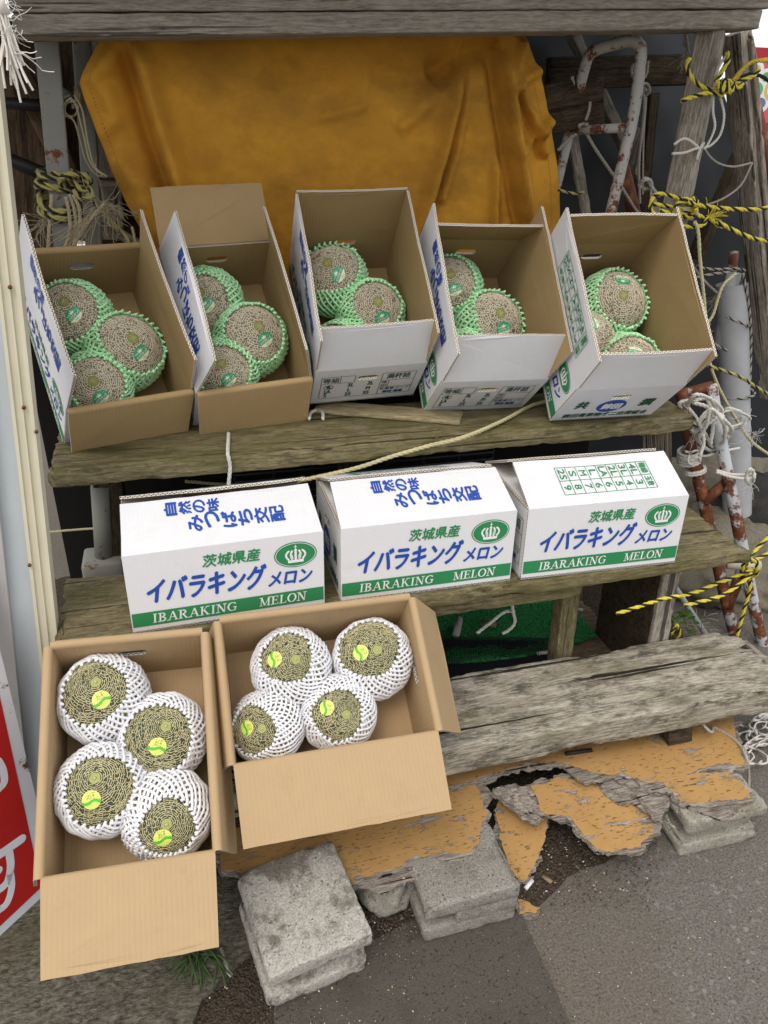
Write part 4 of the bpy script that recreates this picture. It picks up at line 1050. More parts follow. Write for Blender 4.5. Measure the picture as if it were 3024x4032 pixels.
t = NT('dark_soil', .95, .1); o_ = t.co((1, 1, 1), False); n_ = t.noise(o_, 160, 5, .7); v = t.N('TexVoronoi'); v.inputs['Scale'].default_value = 190; t.L(o_, v.inputs['Vector'])
t.bump(t.math('ADD', n_, t.math('SUBTRACT', 1, v.outputs['Distance'])), 1.0, .006); SOIL = t.col(t.ramp(n_, .32, .70, (.030, .023, .017), (.12, .092, .066)))
flat('soil', zz((470, 1760), (1060, 1700), (1300, 1700), (1420, 1745), (1380, 1830), (1230, 1900), (1160, 1950), (1120, 1985), (1060, 1800), (880, 2010), (590, 2128), (596, 2300), (395, 2300), (440, 2165), (560, 2050), (470, 1900)), .004, SOIL, jag=.012, seed=5, th=.002)
flat('soil', [(-.5, 1.0), (1.2, 1.05), (1.35, 1.5), (1.5, 2.2), (-.5, 2.3)], .003, SOIL, th=.001, jag=.02, seed=6)
# crumbs, seeds and chips
def scatter(name, label, cat, regs, mats, seed, kind='stuff'):
    rnd = random.Random(seed); mb = MB()
    for (x0, x1, y0, y1, n, s0, s1, z, mset, flatn) in regs:
        for i in range(n):
            px, py = rnd.uniform(x0, x1), rnd.uniform(y0, y1); p = zp(px, py, z); s = rnd.uniform(s0, s1); a = rnd.uniform(0, PI); m = rnd.choice(mset)
            vs = []; k1 = rnd.uniform(.5, .9)
            for (dx, dy, dz) in ((1, 0, 0), (0, 1, 0), (-1, 0, 0), (0, -1, 0), (0, 0, 1), (0, 0, -1)):
                q = V((dx * rnd.uniform(.7, 1.2), dy * rnd.uniform(.7, 1.2) * k1, dz * rnd.uniform(.7, 1.2) * flatn)) * s
                vs.append(p + V((q.x * math.cos(a) - q.y * math.sin(a), q.x * math.sin(a) + q.y * math.cos(a), q.z + s * flatn * .5)))
            mb.add(vs, [(0, 1, 4), (1, 2, 4), (2, 3, 4), (3, 0, 4), (1, 0, 5), (2, 1, 5), (3, 2, 5), (0, 3, 5)], m, None, s > .003)
    return tag(mb.build(name, mats), label, cat, None, kind)
GRIT = [m_plain('grit_dark', (.05, .04, .03), .95), m_plain('grit_brown', (.11, .085, .06), .95), m_plain('grit_grey', (.19, .18, .165), .9), m_plain('husk', (.52, .42, .22), .8), m_plain('chip_white', (.6, .58, .54), .8)]
scatter('grit', 'loose grit and husks scattered over the ground', 'grit', [
    (1110, 1420, 1760, 1960, 1100, .0008, .0032, .004, (0, 0, 1, 1, 2), .7), (1100, 1300, 1900, 2212, 420, .0006, .0022, .0, (0, 1, 2), .6), (1150, 1659, 1850, 2212, 900, .0006, .0020, .0, (0, 1, 2, 2), .6),
    (1350, 1659, 1850, 2212, 260, .0018, .0045, -.001, (2, 2, 1), .45), (440, 600, 2080, 2212, 420, .0008, .0026, .004, (0, 0, 1), .7), (790, 900, 1960, 2040, 300, .0008, .003, .006, (0, 1, 2), .7),
    (560, 900, 2010, 2212, 160, .0005, .0012, .008, (1, 2, 4), .5), (600, 1250, 1990, 2212, 120, .0005, .0011, .008, (3, 4), .4),
    (1120, 1659, 1820, 2212, 90, .0008, .0022, .001, (3, 4, 3), .35), (430, 900, 1990, 2212, 46, .0012, .0028, .010, (3, 3, 4), .35), (1150, 1400, 1760, 1930, 40, .0014, .003, .008, (3, 3, 4), .35)], GRIT, 5)

# ------------------------------------------------------------------ concrete blocks
CONC = m_concrete('pale_rough_concrete', (.62, .595, .53), (.32, .30, .255), (.15, .125, .095), .8)
CONCD = m_concrete('grey_rough_concrete', (.40, .38, .33), (.20, .188, .16), (.13, .115, .09), .5, 0)
CONCM = m_concrete('mossy_concrete', (.50, .475, .41), (.27, .25, .20), (.16, .14, .09), .5, .06)
def block(label, M, L, D, H, mat, seed, inset=(.02, .02, .02, .02), hole=None, chip=.02):
    mb = MB(); s = .034; i0, i1, j0, j1 = inset
    rbox(mb, 0, L, 0, D, H - s, H, .0045, .007, .0016, 120, seed, 0, 0, 60, chip, 70)
    rbox(mb, -.002, L - .003, .002, D, 0, s, .0045, .007, .0016, 120, seed + 1, 0, 0, 60, chip, 70)
    if hole:
        rbox(mb, hole, L - i1, j0, D - j1, s - .004, H - s + .004, .003, .02, .001, 90, seed)
        rbox(mb, i0, hole, D * .62, D - j1, s - .004, H - s + .004, .003, .02, .001, 90, seed)
    else: rbox(mb, i0, L - i1, j0, D - j1, s - .004, H - s + .004, .003, .012, .002, 90, seed)
    return tag(mb.build('concrete_block', [mat], None, M), label, 'concrete block')
block('pale concrete block lying at the front centre with a chipped top', frame(V((.033, .766, .004)), (.985, .17, .0), (-.17, .985, .10)), .182, .195, .112, CONC, 3, (.012, .02, .03, .02))
block('grey hollow concrete block under the orange board, open at its left side', frame(V((.318, .815, .006)), (1, .02, 0), (-.02, 1, .0)), .182, .225, .096, CONCD, 5, (.01, .0015, .0015, .01), hole=.06, chip=.014)
block('mossy concrete block under the right end of the broken orange board', frame(V((.885, .862, .0)), (1, -.01, 0), (.01, 1, .0)), .186, .15, .100, CONCM, 7, (.03, .012, .022, .01))
def rock(name, label, c, s, mat, seed, n=26):
    mb = MB(); vs = []; fs = []; so = V((seed * 5.1, seed, 0))
    for i in range(n + 1):
        th = PI * i / n
        for k in range(2 * n):
            a = PI * k / n; d = V((math.sin(th) * math.cos(a), math.sin(th) * math.sin(a), math.cos(th)))
            r = 1 + .28 * noise.noise(d * 1.6 + so) + .10 * noise.noise(d * 5 + so) + .04 * noise.noise(d * 16 + so); q = d * r
            vs.append(V((q.x * s[0], q.y * s[1], max(q.z, -.7) * s[2])) + V(c))
    for i in range(n):
        for k in range(2 * n): a = i * 2 * n; k2 = (k + 1) % (2 * n); fs.append((a + k, a + 2 * n + k, a + 2 * n + k2, a + k2))
    mb.add(vs, fs, 0, None, True); return tag(mb.build(name, [mat]), label, 'rock')
rock('rock', 'mossy rock between the pale block and the hollow block', (.275, .93, .035), (.055, .05, .045), CONCM, 1)
ROCK = m_concrete('tan_boulder', (.27, .24, .185), (.15, .135, .10), (.08, .07, .05), .35, .15)
rock('boulder', 'large tan boulder behind the rusty ladder', (1.72, 1.83, .02), (.28, .30, .16), ROCK, 2, 40)
rock('boulder', 'flat tan rock at the foot of the dark sheet', (1.95, 2.30, .05), (.45, .16, .16), ROCK, 3, 40)
rock('boulder', 'dark grey rock at the right edge behind the ladder', (1.93, 1.98, .16), (.16, .13, .10), m_concrete('dark_rock', (.06, .06, .06), (.03, .03, .03)), 4, 30)

# ------------------------------------------------------------------ broken orange board
t = NT('flaking_orange_paint', .75, .25); o_ = t.co((1, 1, 1), False)
pe = t.ramp(t.noise(t.co((6, 13, 10), False), 2.0, 12, .74, .3), .590, .606); sp = t.ramp(t.noise(t.co((30, 110, 30), False), 2.2, 4, .6), .61, .65)
pc = t.mix(t.noise(o_, 7, 6, .6), (.37, .21, .068), (.46, .275, .105)); pc = t.mix(t.math('MULTIPLY', t.ramp(t.noise(o_, 26, 6, .7), .45, .7), .4), pc, (.33, .17, .05))
wd = t.ramp(t.noise(t.co((8, 90, 40), False), 2, 6, .7), .35, .65, (.13, .105, .085), (.46, .42, .38))
c = t.mix(pe, pc, wd); c = t.mix(t.math('MULTIPLY', sp, .8), c, (.12, .08, .045))
t.bump(t.math('SUBTRACT', t.math('MULTIPLY', t.noise(t.co((8, 90, 40), False), 2, 6, .7), .4), t.math('ADD', pe, t.math('MULTIPLY', sp, .6))), .7, .002); OPAINT = t.col(c)
PLYW = m_wood('split_plywood', (.42, .375, .32), (.12, .095, .07), 0, stain=.5, crack=1.0, bs=1.0, gs=1.6)
def shard(label, pxs, z, seed, tilt=None, fringe=.012, name='broken_board', th=.010, drop=None):
    """a piece of painted plywood: splintered ply below, painted face on top"""
    P = [zp(px, py, z).to_2d() for px, py in pxs]; cx = sum(p.x for p in P) / len(P); cy = sum(p.y for p in P) / len(P)
    def ring(off, jag, sd, res=.006):
        Q = []
        ar = sum(P[i].x * P[(i + 1) % len(P)].y - P[(i + 1) % len(P)].x * P[i].y for i in range(len(P))); sg = 1 if ar > 0 else -1
        R_ = P if sg > 0 else P[::-1]
        for i in range(len(R_)):
            a, b = R_[i], R_[(i + 1) % len(R_)]; n = max(1, int((b - a).length / res)); nn = V(((b - a).y, -(b - a).x)).normalized()
            for k in range(n):
                q = a.lerp(b, k / n); f = noise.noise(V((q.x * 30, q.y * 30, sd))) + .7 * noise.noise(V((q.x * 110, q.y * 110, sd + 3)))
                f2 = max(0, noise.noise(V((q.x * 14, q.y * 14, sd + 9)))) if off else 0
                q = q + nn * (off * (.3 + 2.8 * f2) + f * jag * 1.5); Q.append((q.x, q.y))
        return Q
    mb = MB(); T0 = Matrix.Translation((0, 0, 0))
    sheet(mb, Matrix.Translation((0, 0, z - .0008)), ring(fringe, .006, seed), 1, 1, 1, (), th * .5)
    sheet(mb, Matrix.Translation((0, 0, z - .0008 - th * .55)), ring(fringe * 1.5, .007, seed + 20), 1, 1, 1, (), th * .45)
    sheet(mb, Matrix.Translation((0, 0, z + .0008)), ring(0, .0045, seed + 40), 0, 1, 1, (), .0014)
    if tilt:
        c = V((cx, cy, z)); R_ = Matrix.Rotation(tilt[0], 3, 'X') @ Matrix.Rotation(tilt[1], 3, 'Y')
        mb.v = [tuple(c + R_ @ (V(v) - c)) for v in mb.v]
    return tag(mb.build(name, [OPAINT, PLYW]), label, 'broken board', 'broken pieces of the orange board')
shard('long orange painted board under the wide kraft box, its front edge rotted', ((470, 1800), (1000, 1660), (1030, 1700), (1050, 1760), (1040, 1800), (1015, 1845), (960, 1842), (900, 1850), (840, 1880), (760, 1905), (640, 1900), (480, 1880)), .104, 1, fringe=.014)
shard('orange board continuing to the right beneath the bottom shelf', ((960, 1560), (1570, 1480), (1590, 1590), (1612, 1655), (1540, 1650), (1450, 1690), (1400, 1690), (1340, 1672), (1290, 1672), (1200, 1645), (1110, 1655), (1010, 1690), (960, 1700)), .112, 2, fringe=.012)
shard('heart-shaped orange fragment hanging over the soil', ((1150, 1705), (1200, 1690), (1290, 1688), (1330, 1710), (1390, 1720), (1418, 1745), (1415, 1790), (1385, 1820), (1325, 1836), (1290, 1830), (1262, 1800), (1230, 1768), (1165, 1762)), .085, 3, (.10, .03), .010)
shard('pointed orange fragment leaning on the hollow block', ((1085, 1718), (1110, 1720), (1182, 1770), (1172, 1830), (1140, 1890), (1120, 1880), (1085, 1820), (1070, 1760)), .045, 4, (.35, -.1), .004)
shard('orange fragment lying on the right-hand block', ((1432, 1690), (1500, 1672), (1580, 1668), (1622, 1712), (1620, 1725), (1500, 1738), (1470, 1728)), .111, 5, (.0, 0), .012)
shard('tiny triangular orange chip beside the hollow block', ((1120, 1942), (1166, 1962), (1160, 1975), (1122, 1975)), .012, 6, None, .001)
shard('splintered grey ply lifted between the orange pieces', ((1060, 1722), (1140, 1700), (1200, 1690), (1160, 1765), (1110, 1740)), .100, 7, (.2, .3), .012).data.materials[0] = PLYW
shard('grey splintered ply showing between the heart-shaped fragment and the board', ((1290, 1672), (1400, 1690), (1440, 1720), (1420, 1770), (1380, 1722), (1300, 1700)), .098, 8, (.0, .0), .010).data.materials[0] = PLYW
# splinters along the rotten edges
mb = MB(); rnd = random.Random(4)
for a, b, n, z in (((755, 1908), (1040, 1862), 90, .100), ((960, 1845), (1055, 1800), 50, .100), ((1440, 1745), (1600, 1735), 40, .104), ((1400, 1690), (1450, 1790), 40, .095), ((1560, 1600), (1605, 1650), 40, .106)):
    for i in range(n // 2):
        f = rnd.random(); p = zp(a[0] + (b[0] - a[0]) * f + rnd.uniform(-6, 6), a[1] + (b[1] - a[1]) * f + rnd.uniform(-7, 7), z + rnd.uniform(-.008, .002)); d = V((rnd.gauss(.1, .6), -rnd.uniform(.1, 1), rnd.uniform(-.6, .05))).normalized(); l = rnd.uniform(.003, .012); w_ = rnd.uniform(.0008, .0028); sdv = d.cross(V((0, 0, 1))).normalized() * w_
        mb.add([p - sdv, p + sdv, p + sdv * .6 + d * l, p - sdv * .4 + d * l * 1.2, p - V((0, 0, .0015))], [(0, 1, 2, 3), (4, 1, 0), (3, 2, 4)], 0)
tag(mb.build('splinters', [PLYW]), 'splinters along the rotten edges of the orange boards', 'splinters', None, 'stuff')

# ------------------------------------------------------------------ under the shelves at the right
t = NT('green_matting', .8, .2); o_ = t.co((1, 1, 1), False); vv = t.N('TexVoronoi'); vv.inputs['Scale'].default_value = 150; t.L(o_, vv.inputs['Vector'])
t.bump(t.math('SUBTRACT', 1, vv.outputs['Distance']), 1, .004); GMAT = t.col(t.mix(vv.outputs['Distance'], (.045, .33, .09), (.010, .09, .025)))
P = [zp(*p, .120) for p in ((925, 1330), (1000, 1290), (1215, 1292), (1290, 1376), (1180, 1402), (1040, 1420), (940, 1440))]
mb = MB(); nx, ny = 90, 60; vs = []; fs = []
for j in range(ny + 1):
    for i in range(nx + 1):
        u, v_ = i / nx, j / ny; a = P[0].lerp(P[2], u) + V((0, .02, 0)); b = P[6].lerp(P[3], u) + V((0, -.03 * math.sin(PI * u), 0)); q = b.lerp(a, v_)
        vs.append(q + V((0, 0, .006 * noise.noise(q * 12) + .003 * noise.noise(q * 160) + .004)))
for j in range(ny):
    for i in range(nx): k = j * (nx + 1) + i; fs.append((k, k + 1, k + nx + 2, k + nx + 1))
mb.add(vs, fs, 0, None, True); mat_o = mb.build('green_matting', [GMAT]); tag(mat_o, 'rumpled green plastic matting under the middle shelf', 'matting')
BRT2 = m_wood('base_board_wood', (.22, .17, .115), (.09, .065, .045), .1, stain=.4)
timber('base_board', 'worn brown board under the right side of the green matting', 'board', (.60, 1.50, .098), (1.07, 1.50, .098), .30, .018, BRT2, seed=41, ends=.012)
block('grey concrete block under the worn brown board', frame(V((.72, 1.36, 0)), (1, 0, 0), (0, 1, 0)), .30, .2, .085, CONCD, 11, (.01,) * 4)
mb = MB(); rbox(mb, .18, 1.1, 1.32, 1.34, .0, .06, .004, .03, .001, 30, 3); tag(mb.build('base_board', [W_DARK]), 'dark board on edge below the green matting', 'board')
NET2 = m_plain('black_netting', (.012, .014, .018), .6, .3)
mb = MB(); rnd = random.Random(8); P0, P1, P2, P3 = V((.42, 1.36, .115)), V((.86, 1.34, .118)), V((.90, 1.45, .130)), V((.48, 1.55, .140))
for i in range(70):
    f = i / 69
    tube(mb, [P0.lerp(P1, f) + V((0, 0, .004 * noise.noise(V((f * 9, k * .7, 0))))) + (P3.lerp(P2, f) - P0.lerp(P1, f)) * k / 8 + V((0, 0, .006 * noise.noise(V((f * 9, k * .7, 3))))) for k in range(9)], .0009, 3)
for i in range(26):
    f = i / 25
    tube(mb, [P0.lerp(P3, f) + (P1.lerp(P2, f) - P0.lerp(P3, f)) * k / 14 + V((0, 0, .006 * noise.noise(V((k * .7, f * 9, 5))))) for k in range(15)], .0009, 3)
mb.add([P0 - V((0, 0, .006)), P1 - V((0, 0, .006)), P2 - V((0, 0, .008)), P3 - V((0, 0, .008))], [(0, 1, 2, 3)], 0)
tag(mb.build('black_netting', [NET2]), 'black netting bunched at the front of the green matting', 'netting')
LITTER = m_plain('litter_white', (.42, .41, .38), .8, .2, .2); CARDL = m_plain('litter_brown', (.24, .18, .11), .8)
def bit(name, label, P, r, mat, z, sides=8, fl=1.0, cat='litter'):
    mb = MB(); tube(mb, [zp(*p, z) for p in P], r, sides); 
    if fl != 1: mb.v = [(v[0], v[1], z + (v[2] - z) * fl) for v in mb.v]
    return tag(mb.build(name, [mat]), label, cat)
bit('paper_roll', 'short pale tube among the litter under the middle shelf', ((992, 1338), (985, 1372)), .010, LITTER, .14)
bit('card_scrap', 'brown torn scrap on the green matting', ((1040, 1345), (1072, 1350)), .014, CARDL, .135, 4, .25)
rock('crumpled_paper', 'crumpled grey paper in the shade beside the kraft box flap', (.46, 1.47, .135), (.028, .03, .02), LITTER, 9, 16)
bit('plastic_scrap', 'white scrap on the front edge of the matting', ((1160, 1412), (1200, 1406)), .007, LITTER, .125, 5, .5)
bit('pen', 'black pen lying under the bottom shelf', ((1222, 1628), (1278, 1620)), .0045, BLACKM, .118)
bit('stick', 'thin pale stick beside the pale block', ((478, 2048), (492, 2098), (500, 2108)), .0042, m_plain('dry_stick', (.40, .38, .30), .8), .012, 5, .6, 'stick')
bit('stick', 'grey stick between the rock and the hollow block', ((905, 1900), (880, 1800), (948, 1972))[::2][::-1], .0038, m_plain('grey_stick', (.20, .18, .15), .8), .02, 6, 1, 'stick')
bit('cigarette_butt', 'white cigarette butt on the soil beside the pointed fragment', ((1135, 1920), (1150, 1902)), .0042, m_plain('paper_white', (.75, .74, .72), .7, .3, .03), .01, 8)
bit('wood_chip', 'brown wood chip on the soil', ((1172, 1892), (1192, 1906)), .006, CARDL, .008, 4, .35)
GR = m_plain('grass_blade', (.055, .095, .03), .6, .3, .3, 30)
mb = MB(); rnd = random.Random(2)
for i in range(30):
    b0 = zp(rnd.uniform(395, 470), rnd.uniform(2050, 2075), .01); P = [b0]; v = V((rnd.gauss(.1, .35), -rnd.uniform(.1, .9), rnd.uniform(.4, 1))).normalized(); l = rnd.uniform(.03, .085)
    for k in range(6): v = (v + V((rnd.gauss(0, .1), -.05, -.32))).normalized(); q = P[-1] + v * l / 6; q.z = max(q.z, .014); P.append(q)
    tube(mb, P, [.0020] * 5 + [.0014, .0004], 4)
tag(mb.build('grass_tuft', [GR]), 'tuft of green grass under the edge of the front kraft flap', 'grass')
LEAF = m_plain('weed_leaf', (.09, .17, .04), .6, .3, .3, 20); STRAW = m_plain('straw', (.36, .31, .22), .8, .2, .3)
mb = MB(); rnd = random.Random(12)
for i in range(90):
    p = yp(rnd.uniform(1440, 1530), rnd.uniform(1330, 1385), 1.42 + rnd.uniform(-.06, .1)); p.z = max(.01, p.z); d = V((rnd.gauss(0, 1), rnd.gauss(0, 1), rnd.uniform(-.1, .5))).normalized() * rnd.uniform(.015, .05)
    tube(mb, [p, p + d * .5 + V((0, 0, .004)), p + d], .0009, 3, rnd.choice((0, 1, 1)))
for i in range(16):
    p = yp(rnd.uniform(1450, 1510), rnd.uniform(1320, 1365), 1.38); p.z = max(.03, p.z); a = rnd.uniform(0, 6); s = rnd.uniform(.008, .016); u = V((math.cos(a), math.sin(a), .3)) * s; w_ = V((-math.sin(a), math.cos(a), .5)) * s * .6
    mb.add([p - u, p - w_, p + u, p + w_], [(0, 1, 2, 3)], 0)
tag(mb.build('weeds', [LEAF, STRAW]), 'small weeds and dry straw between the support board and the ladder', 'weeds', None, 'stuff')

# ------------------------------------------------------------------ left: door panel, sign
PB = m_plain('pale_blue_panel', (.50, .55, .57), .5, .3, .14, 6); PC = m_plain('cream_frame', (.66, .62, .47), .55, .3, .14, 9); PG = m_plain('panel_grey', (.46, .45, .44), .5)
YL = 1.262
def strip(mb, a, b, c_, d_, y0, y1, mat):
    """upright slanting strip: (a,b) left/right pixels at the top row, (c_, d_) at the bottom row"""
    P = [yp(*p, y0) for p in (a, b, d_, c_)]; Q = [V((p.x, y1, p.z)) for p in P]
    mb.add(P + Q, [(3, 2, 1, 0), (4, 5, 6, 7), (0, 1, 5, 4), (1, 2, 6, 5), (2, 3, 7, 6), (3, 0, 4, 7)], mat)
door = thing('door_panel', 'pale blue metal panel with a cream frame at the left edge', 'panel', Matrix.Translation((0, 0, 0)))
mb = MB(); strip(mb, (-240, -10), (-72, -10), (-60, 1800), (134, 1800), YL + .012, YL + .03, 0); mb.build('sheet_panel', [PB], door)
mb = MB()
for (f0, f1, dy) in ((0, .16, .0), (.16, .44, .004), (.44, .55, .0), (.55, .80, .004), (.80, 1, -.002)):
    strip(mb, (-78 + 55 * f0, -10), (-78 + 55 * f1, -10), (128 + 41 * f0, 1800), (128 + 41 * f1, 1800), YL + dy, YL + .035, 0)
cf_ = mb.build('cream_frame', [PC], door)
mb = MB(); strip(mb, (-120, 700), (-46, 700), (4, 1800), (72, 1800), YL - .004, YL + .010, 0); mb.build('side_strip', [PG], door)
mb = MB()
for p in ((79, 932), (64, 1220), (52, 880), (22, 620)):
    q = yp(*p, YL - .002); tube(mb, [q, q + V((0, -.003, 0))], .0032, 8)
mb.build('rivets', [PIPED], cf_)
RED = m_plain('sign_red', (.42, .014, .012), .35, .5, .12, 9); SW = m_rust('sign_white', (.66, .68, .72), .06)
E1, E0 = zp(125, 1915, .004), zp(-60, 2087, .004); ex = (E1 - E0).normalized(); top = yp(0, 1404, E1.y + .10); ey = (top - E1).normalized()
MS = frame(E1, ex, ey); Mi = MS.inverted()
def ons(px, py):
    o = Mi @ CAM_O; d = Mi.to_3x3() @ ray(px, py); q = o + d * (-o.z / d.z); return (q.x, q.y)
sg = thing('red_sign', 'red and white metal sign standing on the ground at the lower left', 'sign', MS)
SR = m_plain('sign_dark_red_edge', (.16, .02, .02), .5)
P = [ons(125, 1915), ons(0, 1404), ons(-60, 1159), ons(-160, 1400), ons(-160, 2180)][::-1]
if sum(P[i][0] * P[(i + 1) % 5][1] - P[(i + 1) % 5][0] * P[i][1] for i in range(5)) < 0: P = P[::-1]
mb = MB(); sheet(mb, Matrix.Identity(4), P, 0, 0, 1, (), .028)
mb.build('sign_board', [SW, SR], sg)
mb = MB(); poly(mb, Matrix.Identity(4), [ons(89, 1916), ons(0, 1508), ons(-60, 1235), ons(-150, 1440), ons(-150, 2141), ons(0, 2000)], 0, .0009); rf_ = mb.build('red_field', [RED], sg)
LW = m_plain('lettering_white', (.66, .68, .72), .4)
mb = MB()
def brush(P, w_):
    pts = catmull([V((*ons(*p), .0014)) for p in P], .004); L_ = []; R_ = []
    for i, A in enumerate(pts):
        t_ = (pts[min(i + 1, len(pts) - 1)] - pts[max(i - 1, 0)]).normalized(); n_ = V((-t_.y, t_.x, 0)) * w_ / 2; L_.append(A + n_); R_.append(A - n_)
    n = len(pts); mb.add(L_ + R_, [(i, n + i, n + i + 1, i + 1) for i in range(n - 1)], 0)
    for A, z in ((pts[0], .0017), (pts[-1], .0018)): poly(mb, Matrix.Identity(4), ell(A.x, A.y, w_ / 2, w_ / 2, 18), 0, z)
brush(((46, 1812), (26, 1826), (-6, 1848), (-40, 1864)), .017); brush(((18, 1836), (22, 1870), (14, 1905), (-8, 1922), (-22, 1900), (-4, 1880)), .015); brush(((20, 1880), (24, 1915), (14, 1950), (-6, 1968)), .014); mb.build('sign_lettering', [LW], rf_); mb = MB()
brush(((-4, 1645), (6, 1665), (8, 1690), (-4, 1704)), .014)
mb.build('sign_lettering', [LW], rf_)
mb = MB(); b0 = yp(40, 1516, 1.12); b1_ = yp(76, 1502, 1.18); dv = (b1_ - b0)
tube(mb, [b0 - dv * .4, b1_], .004, 8, 0)
for f, r in ((.35, .012), (.6, .012)): tube(mb, [b0 + dv * f, b0 + dv * (f + .10)], r, 18, 0)
tube(mb, [b0 + dv * .88, b0 + dv * 1.08], .012, 18, 1); mb.build('bolt', [m_plain('washer', (.30, .25, .19), .5, .5), m_plain('bright_nut', (.5, .5, .5), .25, .8, .05, 20, 1.0)], sg)

# ------------------------------------------------------------------ right: pvc pipe, rusty ladder
mb = MB(); pt, pb = yp(1581, 612, 2.0), yp(1592, 1108, 1.93); r0 = .047
tube(mb, catmull([pt, pb], .05), r0, 28, 0, False); tube(mb, catmull([pt, pb], .05)[::-1], r0 * .93, 28, 0, False)
tube(mb, [pt + V((0, 0, .03)), pt - V((0, 0, .2))], r0 * .45, 20, 0); tube(mb, [pt - V((0, 0, .012)), pt - V((0, 0, .02))], r0 * .95, 20, 0)
tube(mb, [pb + V((0, 0, .02)), yp(1600, 1400, 1.93)], .032, 16, 0)
tag(mb.build('pvc_pipe', [PVC]), 'thick grey plastic pipe standing against the dark sheet', 'pipe')
mb = MB(); tube(mb, [yp(1586, 545, 2.06), yp(1580, 600, 2.03)], .014, 10); tag(mb.build('pipe_stub', [PIPEW]), 'thin rusty tube sticking out above the grey plastic pipe', 'pipe')
lad = thing('rusty_ladder', 'rusty two-legged pipe ladder tied to the shelves at the right', 'ladder', Matrix.Translation((0, 0, 0)))
LEG1 = [yp(1472, 840, 1.62), yp(1488, 940, 1.58), yp(1515, 1060, 1.55), yp(1562, 1270, 1.51), yp(1592, 1395, 1.49)]
LEG2 = [yp(1535, 830, 1.60), yp(1552, 930, 1.56), yp(1585, 1090, 1.50), yp(1620, 1270, 1.46), yp(1652, 1415, 1.44)]
for L_, lb in ((LEG1, None), (LEG2, None)):
    mb = MB(); tube(mb, catmull(L_, .02), .0162, 14); mb.build('leg', [PIPER if L_ is LEG1 else m_rust('half_rusted_pipe', (.50, .52, .53), .42)], lad)
for a, b in (((1518, 1085, 1.54), (1578, 1035, 1.53)), ((1572, 1312, 1.50), (1612, 1205, 1.49)), ((1475, 850, 1.62), (1540, 835, 1.60))):
    mb = MB(); tube(mb, [yp(*a), yp(*b)], .0145, 12); mb.build('rung', [PIPER], lad)
mb = MB(); tube(mb, [yp(1440, 1240, 1.45), yp(1540, 1395, 1.40)], .008, 10); tag(mb.build('pipe', [m_plain('dull_conduit', (.36, .37, .38), .4, .5, .1, 9)]), 'thin grey conduit leaning behind the bottom shelf', 'pipe')
mb = MB(); tube(mb, [yp(1570, 1218, 1.33), yp(1642, 1222, 1.30)], .0125, 14); tube(mb, [yp(1641, 1222, 1.30), yp(1644, 1222, 1.299)], .007, 12, 1); tag(mb.build('pipe', [m_plain('ivory_pipe', (.55, .50, .40), .6, .3, .15, 20), PIPED]), 'short ivory pipe end poking out beside the middle shelf', 'pipe')
mb = MB(); tube(mb, [yp(1618, 185, 2.25), yp(1652, 330, 2.25), yp(1690, 520, 2.25)], .022, 12); tube(mb, [yp(1616, 178, 2.249), yp(1624, 210, 2.249)], .0235, 12, 1); tag(mb.build('pipe', [PIPED, m_plain('white_tape', (.7, .69, .66), .5)]), 'dark red rusty pipe with white tape outside the slanting right post', 'pipe')
timber('board', 'grey weathered stick on the ground right of the bottom shelf', 'board', zp(1605, 1385, .02), zp(1670, 1440, .02), .02, .012, W_GREY, seed=51)
timber('board', 'white painted board end under the right end of the bottom shelf', 'board', (1.04, 1.16, .135), (1.19, 1.15, .130), .05, .02, m_plain('white_paint_old', (.55, .54, .5), .7), seed=52)
timber('board', 'grey plank on the ground behind the wire tangle', 'board', zp(1500, 1440, .02), zp(1600, 1420, .02), .03, .015, W_GREY, seed=53)

# ------------------------------------------------------------------ ropes
def loops(px, py, y, rx, ry, n, seed, amp=.25, dy=.03):
    """an untidy bunch of loops round a pixel centre, depth y"""
    rnd = random.Random(seed); P = []
    for i in range(n * 7):
        a = 2 * PI * i / 7; k = 1 + rnd.uniform(-amp, amp); P.append(yp(px + rx * math.cos(a) * k, py + ry * math.sin(a) * k, y + rnd.uniform(-dy, dy) * .5 + dy * .5 * math.sin(a)))
    return P
yq = lambda y, *a: [yp(px, py, y) for px, py in a]
pc = yp(122, 400, 1.93)
ropething('rope', 'yellow and black rope knotted thickly round the left steel post', [
    (wrap(pc + V((0, 0, .030)), (.08, 0, 1), .036, .026, (1, 0, 0), 6.2, -.0135, .9, 3), .0068, (0, 1, 0)), (loops(165, 392, 1.905, 30, 14, 3, 5, .4), .0054, (0, 1, 0)), (yq(1.895, (110, 372), (150, 385), (178, 412), (192, 405), (200, 422), (176, 430), (158, 410)), .0054, (0, 1, 0)),
    (yq(1.90, (188, 418), (205, 440), (232, 470), (262, 500), (290, 535)), .0052, (0, 1, 0))], DYK)
def fr1(mb):
    fray(mb, yp(225, 437, 1.9), (.1, -.2, -.5), 60, .10, .0007, 0, 3, 1.6, .4, .35); fray(mb, yp(100, 470, 1.92), (-.5, -.2, -.6), 24, .08, .0006, 0, 4, .8, .2, .3); fray(mb, yp(205, 455, 1.9), (-.9, 0, -.9), 50, .12, .0008, 0, 5, .35, .2, .15)
ropething('rope', 'bundle of beige cords with frayed ends hanging below the left knot', [(yq(1.905, (112, 420), (108, 470), (105, 520), (102, 560)), .0042), (yq(1.90, (150, 420), (160, 450), (163, 490), (146, 540), (140, 570)), .0044),
    (yq(1.895, (158, 420), (172, 455), (170, 500), (155, 545), (148, 575)), .0042), (yq(1.897, (142, 425), (150, 465), (150, 505), (135, 550)), .0042), (yq(1.89, (225, 440), (195, 475), (165, 520), (145, 560)), .0042), (yq(1.90, (285, 490), (292, 520), (302, 560)), .0035)], [R_T], extra=fr1)
